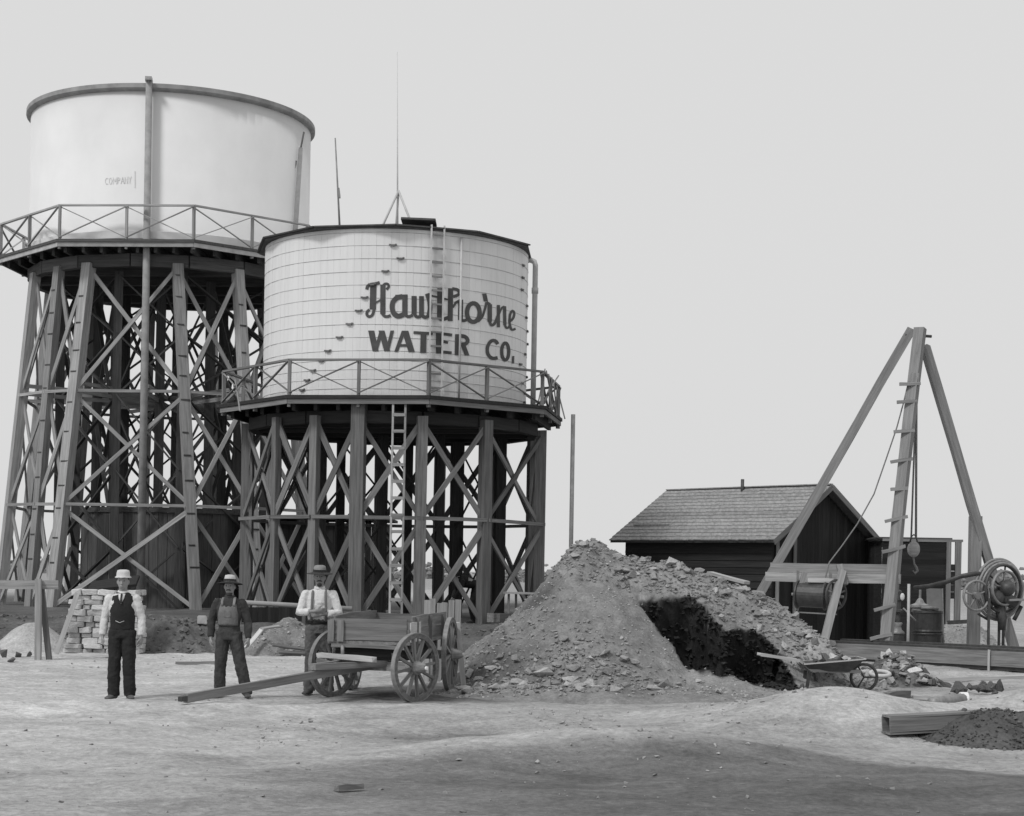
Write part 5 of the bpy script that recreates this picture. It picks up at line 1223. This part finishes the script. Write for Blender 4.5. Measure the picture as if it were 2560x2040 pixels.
def std(**kw):
    V3 = Vector
    d = dict(hip=V3((0, 0, .90)), waist=V3((0, 0, 1.04)), chest=V3((0, .0, 1.28)), collar=V3((0, .005, 1.44)), neck=V3((0, .005, 1.50)), head=V3((0, -.015, 1.63)),
      shL=V3((-.185, .01, 1.40)), shR=V3((.185, .01, 1.40)), elL=V3((-.235, .02, 1.11)), elR=V3((.235, .02, 1.11)), wrL=V3((-.235, -.04, .88)), wrR=V3((.235, -.04, .88)),
      hpL=V3((-.085, 0, .90)), hpR=V3((.085, 0, .90)), knL=V3((-.10, -.01, .50)), knR=V3((.10, -.01, .50)), anL=V3((-.11, .02, .085)), anR=V3((.11, .02, .085)),
      ftL=V3((-.35, -.93, 0)).normalized(), ftR=V3((.35, -.93, 0)).normalized())
    d.update({k_: Vector(v) if not isinstance(v, (float, int)) and not k_.startswith('hand') else v for k_, v in kw.items()})
    for s, sg in (('L', -1), ('R', 1)):
        if 'hand'+s not in d: d['hand'+s] = (d['wr'+s], (0, -.12, -1), (-sg*.35, -.9, 0), (-sg, .1, 0), .55)
    return d
# man in a dark vest
def x_vest(root, put, J):
    b = MB().loft([J['hip']+Vector((0, 0, .07)), J['waist'], J['chest']-Vector((0, 0, .06)), J['chest']+Vector((0, 0, .05)), J['collar']-Vector((0, 0, .02)), J['collar']+Vector((0, .01, .035))], [(.170, .132), (.168, .130), (.182, .144), (.172, .138), (.150, .104), (.088, .08)], 20)
    v = put(b, 'vest', M['vest'], .009, sm=3)
    c = J['chest']
    b = MB().add([c+Vector((-.048, -.088, .185)), c+Vector((.048, -.088, .185)), c+Vector((.036, -.124, .12)), c+Vector((0, -.150, .045)), c+Vector((-.036, -.124, .12))], [(0, 4, 3, 2, 1)]); q_ = put(b, 'shirt_front', M['shirt']); q_.modifiers.new('t', 'SOLIDIFY').thickness = .012
    b = MB().loft([c+Vector((0, -.10, .18)), c+Vector((0, -.136, .12)), c+Vector((0, -.160, .055))], [(.014, .01), (.012, .008), (.017, .006)], 8); put(b, 'tie', M['jacket'])
    put(MB().loft([c+Vector((-.07, -.142, -.19)), c+Vector((-.01, -.158, -.215)), c+Vector((.05, -.148, -.19))], .004, 6, ref=(0, 0, 1)), 'watch_chain', M['pipe_pale'])
g = G(303, 1752); p1_ = (g.x, g.y, gz(g.x, g.y))
person('man in dark vest, white sleeves and pale peaked cap standing with arms down', p1_, 1.72, R_(2), dict(brim=.122, crown=.108, cr=.100, tilt=2, band=False, peak=True, droop=-.002), std(elL=(-.25, .03, 1.11), elR=(.25, .03, 1.11), wrL=(-.265, -.03, .87), wrR=(.265, -.04, .87)), 'shirt', 'vest', 'boot', x_vest, 'felt_pale')
# man in overalls, legs apart
def x_over(root, put, J):
    c = J['chest']
    b = MB()
    vs = []; fs = []
    for j in range(9):
        z = -.22+.31*j/8; wd = .150-.03*max(0, j-4)/4
        for i in range(9):
            t = -1+2*i/8; x = wd*t; ry = .142 if z < .02 else .142-.05*(z-.02)/.07
            vs.append(c+Vector((x, -ry*math.sqrt(max(.05, 1-(x/.195)**2))-.006, z)))
    fs = [(j*9+i, j*9+i+1, (j+1)*9+i+1, (j+1)*9+i) for j in range(8) for i in range(8)]
    o = put(MB().add(vs, fs), 'bib', M['bib']); o.modifiers.new('t', 'SOLIDIFY').thickness = .01
    put(MB().add([c+Vector((-.05, -.152, -.10)), c+Vector((.05, -.152, -.10)), c+Vector((.05, -.146, 0)), c+Vector((-.05, -.146, 0))], [(0, 1, 2, 3)]), 'bib_pocket', M['bib'], par=o)
    for s in (-1, 1): put(MB().loft([c+Vector((.085*s, -.118, .07)), c+Vector((.09*s, -.10, .13)), c+Vector((.085*s, -.05, .185)), c+Vector((.07*s, .05, .19))], [(.02, .006)]*4, 8), 'strap', M['felt'])
    put(MB().ell(J['head']+Vector((.0, -.03, -.11)), (.05, .05, .04), 10, 8), 'neckerchief', M['jacket'])
g = G(570, 1748); p2_ = (g.x, g.y, gz(g.x, g.y))
person('man in worn denim overalls and broad dark-brimmed hat standing legs apart', p2_, 1.66, R_(-3), dict(brim=.19, crown=.115, cr=.09, tilt=-5, droop=-.022, brimmat='vest'), std(anL=(-.13, .02, .085), anR=(.27, .02, .085), knL=(-.12, -.02, .49), knR=(.18, -.01, .49), hpL=(-.085, 0, .90), elL=(-.27, .03, 1.12), elR=(.27, .03, 1.10), wrL=(-.26, -.05, .87), wrR=(.30, -.06, .86)), 'jacket', 'denim', 'boot', x_over, 'felt_pale', 'moustache')
# man with crossed arms
def x_cross(root, put, J):
    c = J['chest']
    for s in (-1, 1): put(MB().loft([c+Vector((.10*s, -.124, -.26)), c+Vector((.098*s, -.142, -.10)), c+Vector((.093*s, -.136, .03)), c+Vector((.09*s, -.10, .13)), c+Vector((.08*s, -.03, .185)), c+Vector((.06*s, .06, .18))], [(.018, .006)]*6, 8), 'suspender', M['strap'])
    put(MB().loft([J['waist']+Vector((0, 0, -.06)), J['waist']+Vector((0, 0, -.02))], [(.172, .134), (.170, .132)], 20), 'belt', M['vest'])
g = G(782, 1749); p3_ = (g.x-.06, 25.3, gz(g.x, 25.3))
person('man in white shirt and suspenders with crossed arms beside the wagon', p3_, 1.86, R_(4), dict(brim=.18, crown=.11, cr=.093, tilt=3, droop=-.012, brimmat='jacket'), std(elL=(-.27, -.04, 1.13), elR=(.27, -.04, 1.14), wrL=(-.03, -.215, 1.165), wrR=(.02, -.185, 1.115), cuff=.62,
   handL=(Vector((-.03, -.215, 1.165)), (1, .12, .10), (0, -.3, 1), (0, 1, 0), .45), handR=(Vector((.02, -.185, 1.115)), (-1, -.05, .02), (0, -.2, 1), (0, 1, -.1), .6), anL=(-.12, .02, .085), anR=(.14, .06, .085)), 'shirt', 'trouser', 'boot', x_cross, 'felt', 'beard')
# stooping man far under the tower, facing left
def x_none(root, put, J): pass
V3 = Vector
st_p = std(hip=(.0, .12, .86), waist=(0, .02, .97), chest=(0, -.22, 1.06), collar=(0, -.37, 1.10), neck=(0, -.43, 1.12), head=(0, -.54, 1.14), shL=(-.17, -.33, 1.05), shR=(.17, -.33, 1.05), elL=(-.2, -.40, .80), elR=(.2, -.42, .80), wrL=(-.12, -.52, .60), wrR=(.12, -.54, .60),
   hpL=(-.09, .12, .86), hpR=(.09, .12, .86), knL=(-.10, .02, .48), knR=(.10, -.08, .48), anL=(-.10, .22, .085), anR=(.10, .0, .085), ftL=(0, -1, 0), ftR=(0, -1, 0))
st_p['handL'] = (st_p['wrL'], (.1, -.3, -1), (.4, -.8, 0), (1, 0, 0), .6); st_p['handR'] = (st_p['wrR'], (-.1, -.3, -1), (-.4, -.8, 0), (-1, 0, 0), .6)
sp_ = P(1172, 1540, 43.6)
person('man in dark clothes stooping among the lower tower legs', (sp_.x+.1, 43.6, gz(sp_.x, 43.6)), 1.75, R_(-70), dict(brim=.15, crown=.10, cr=.092, tilt=30), st_p, 'vest', 'vest', 'boot', x_none, 'vest')
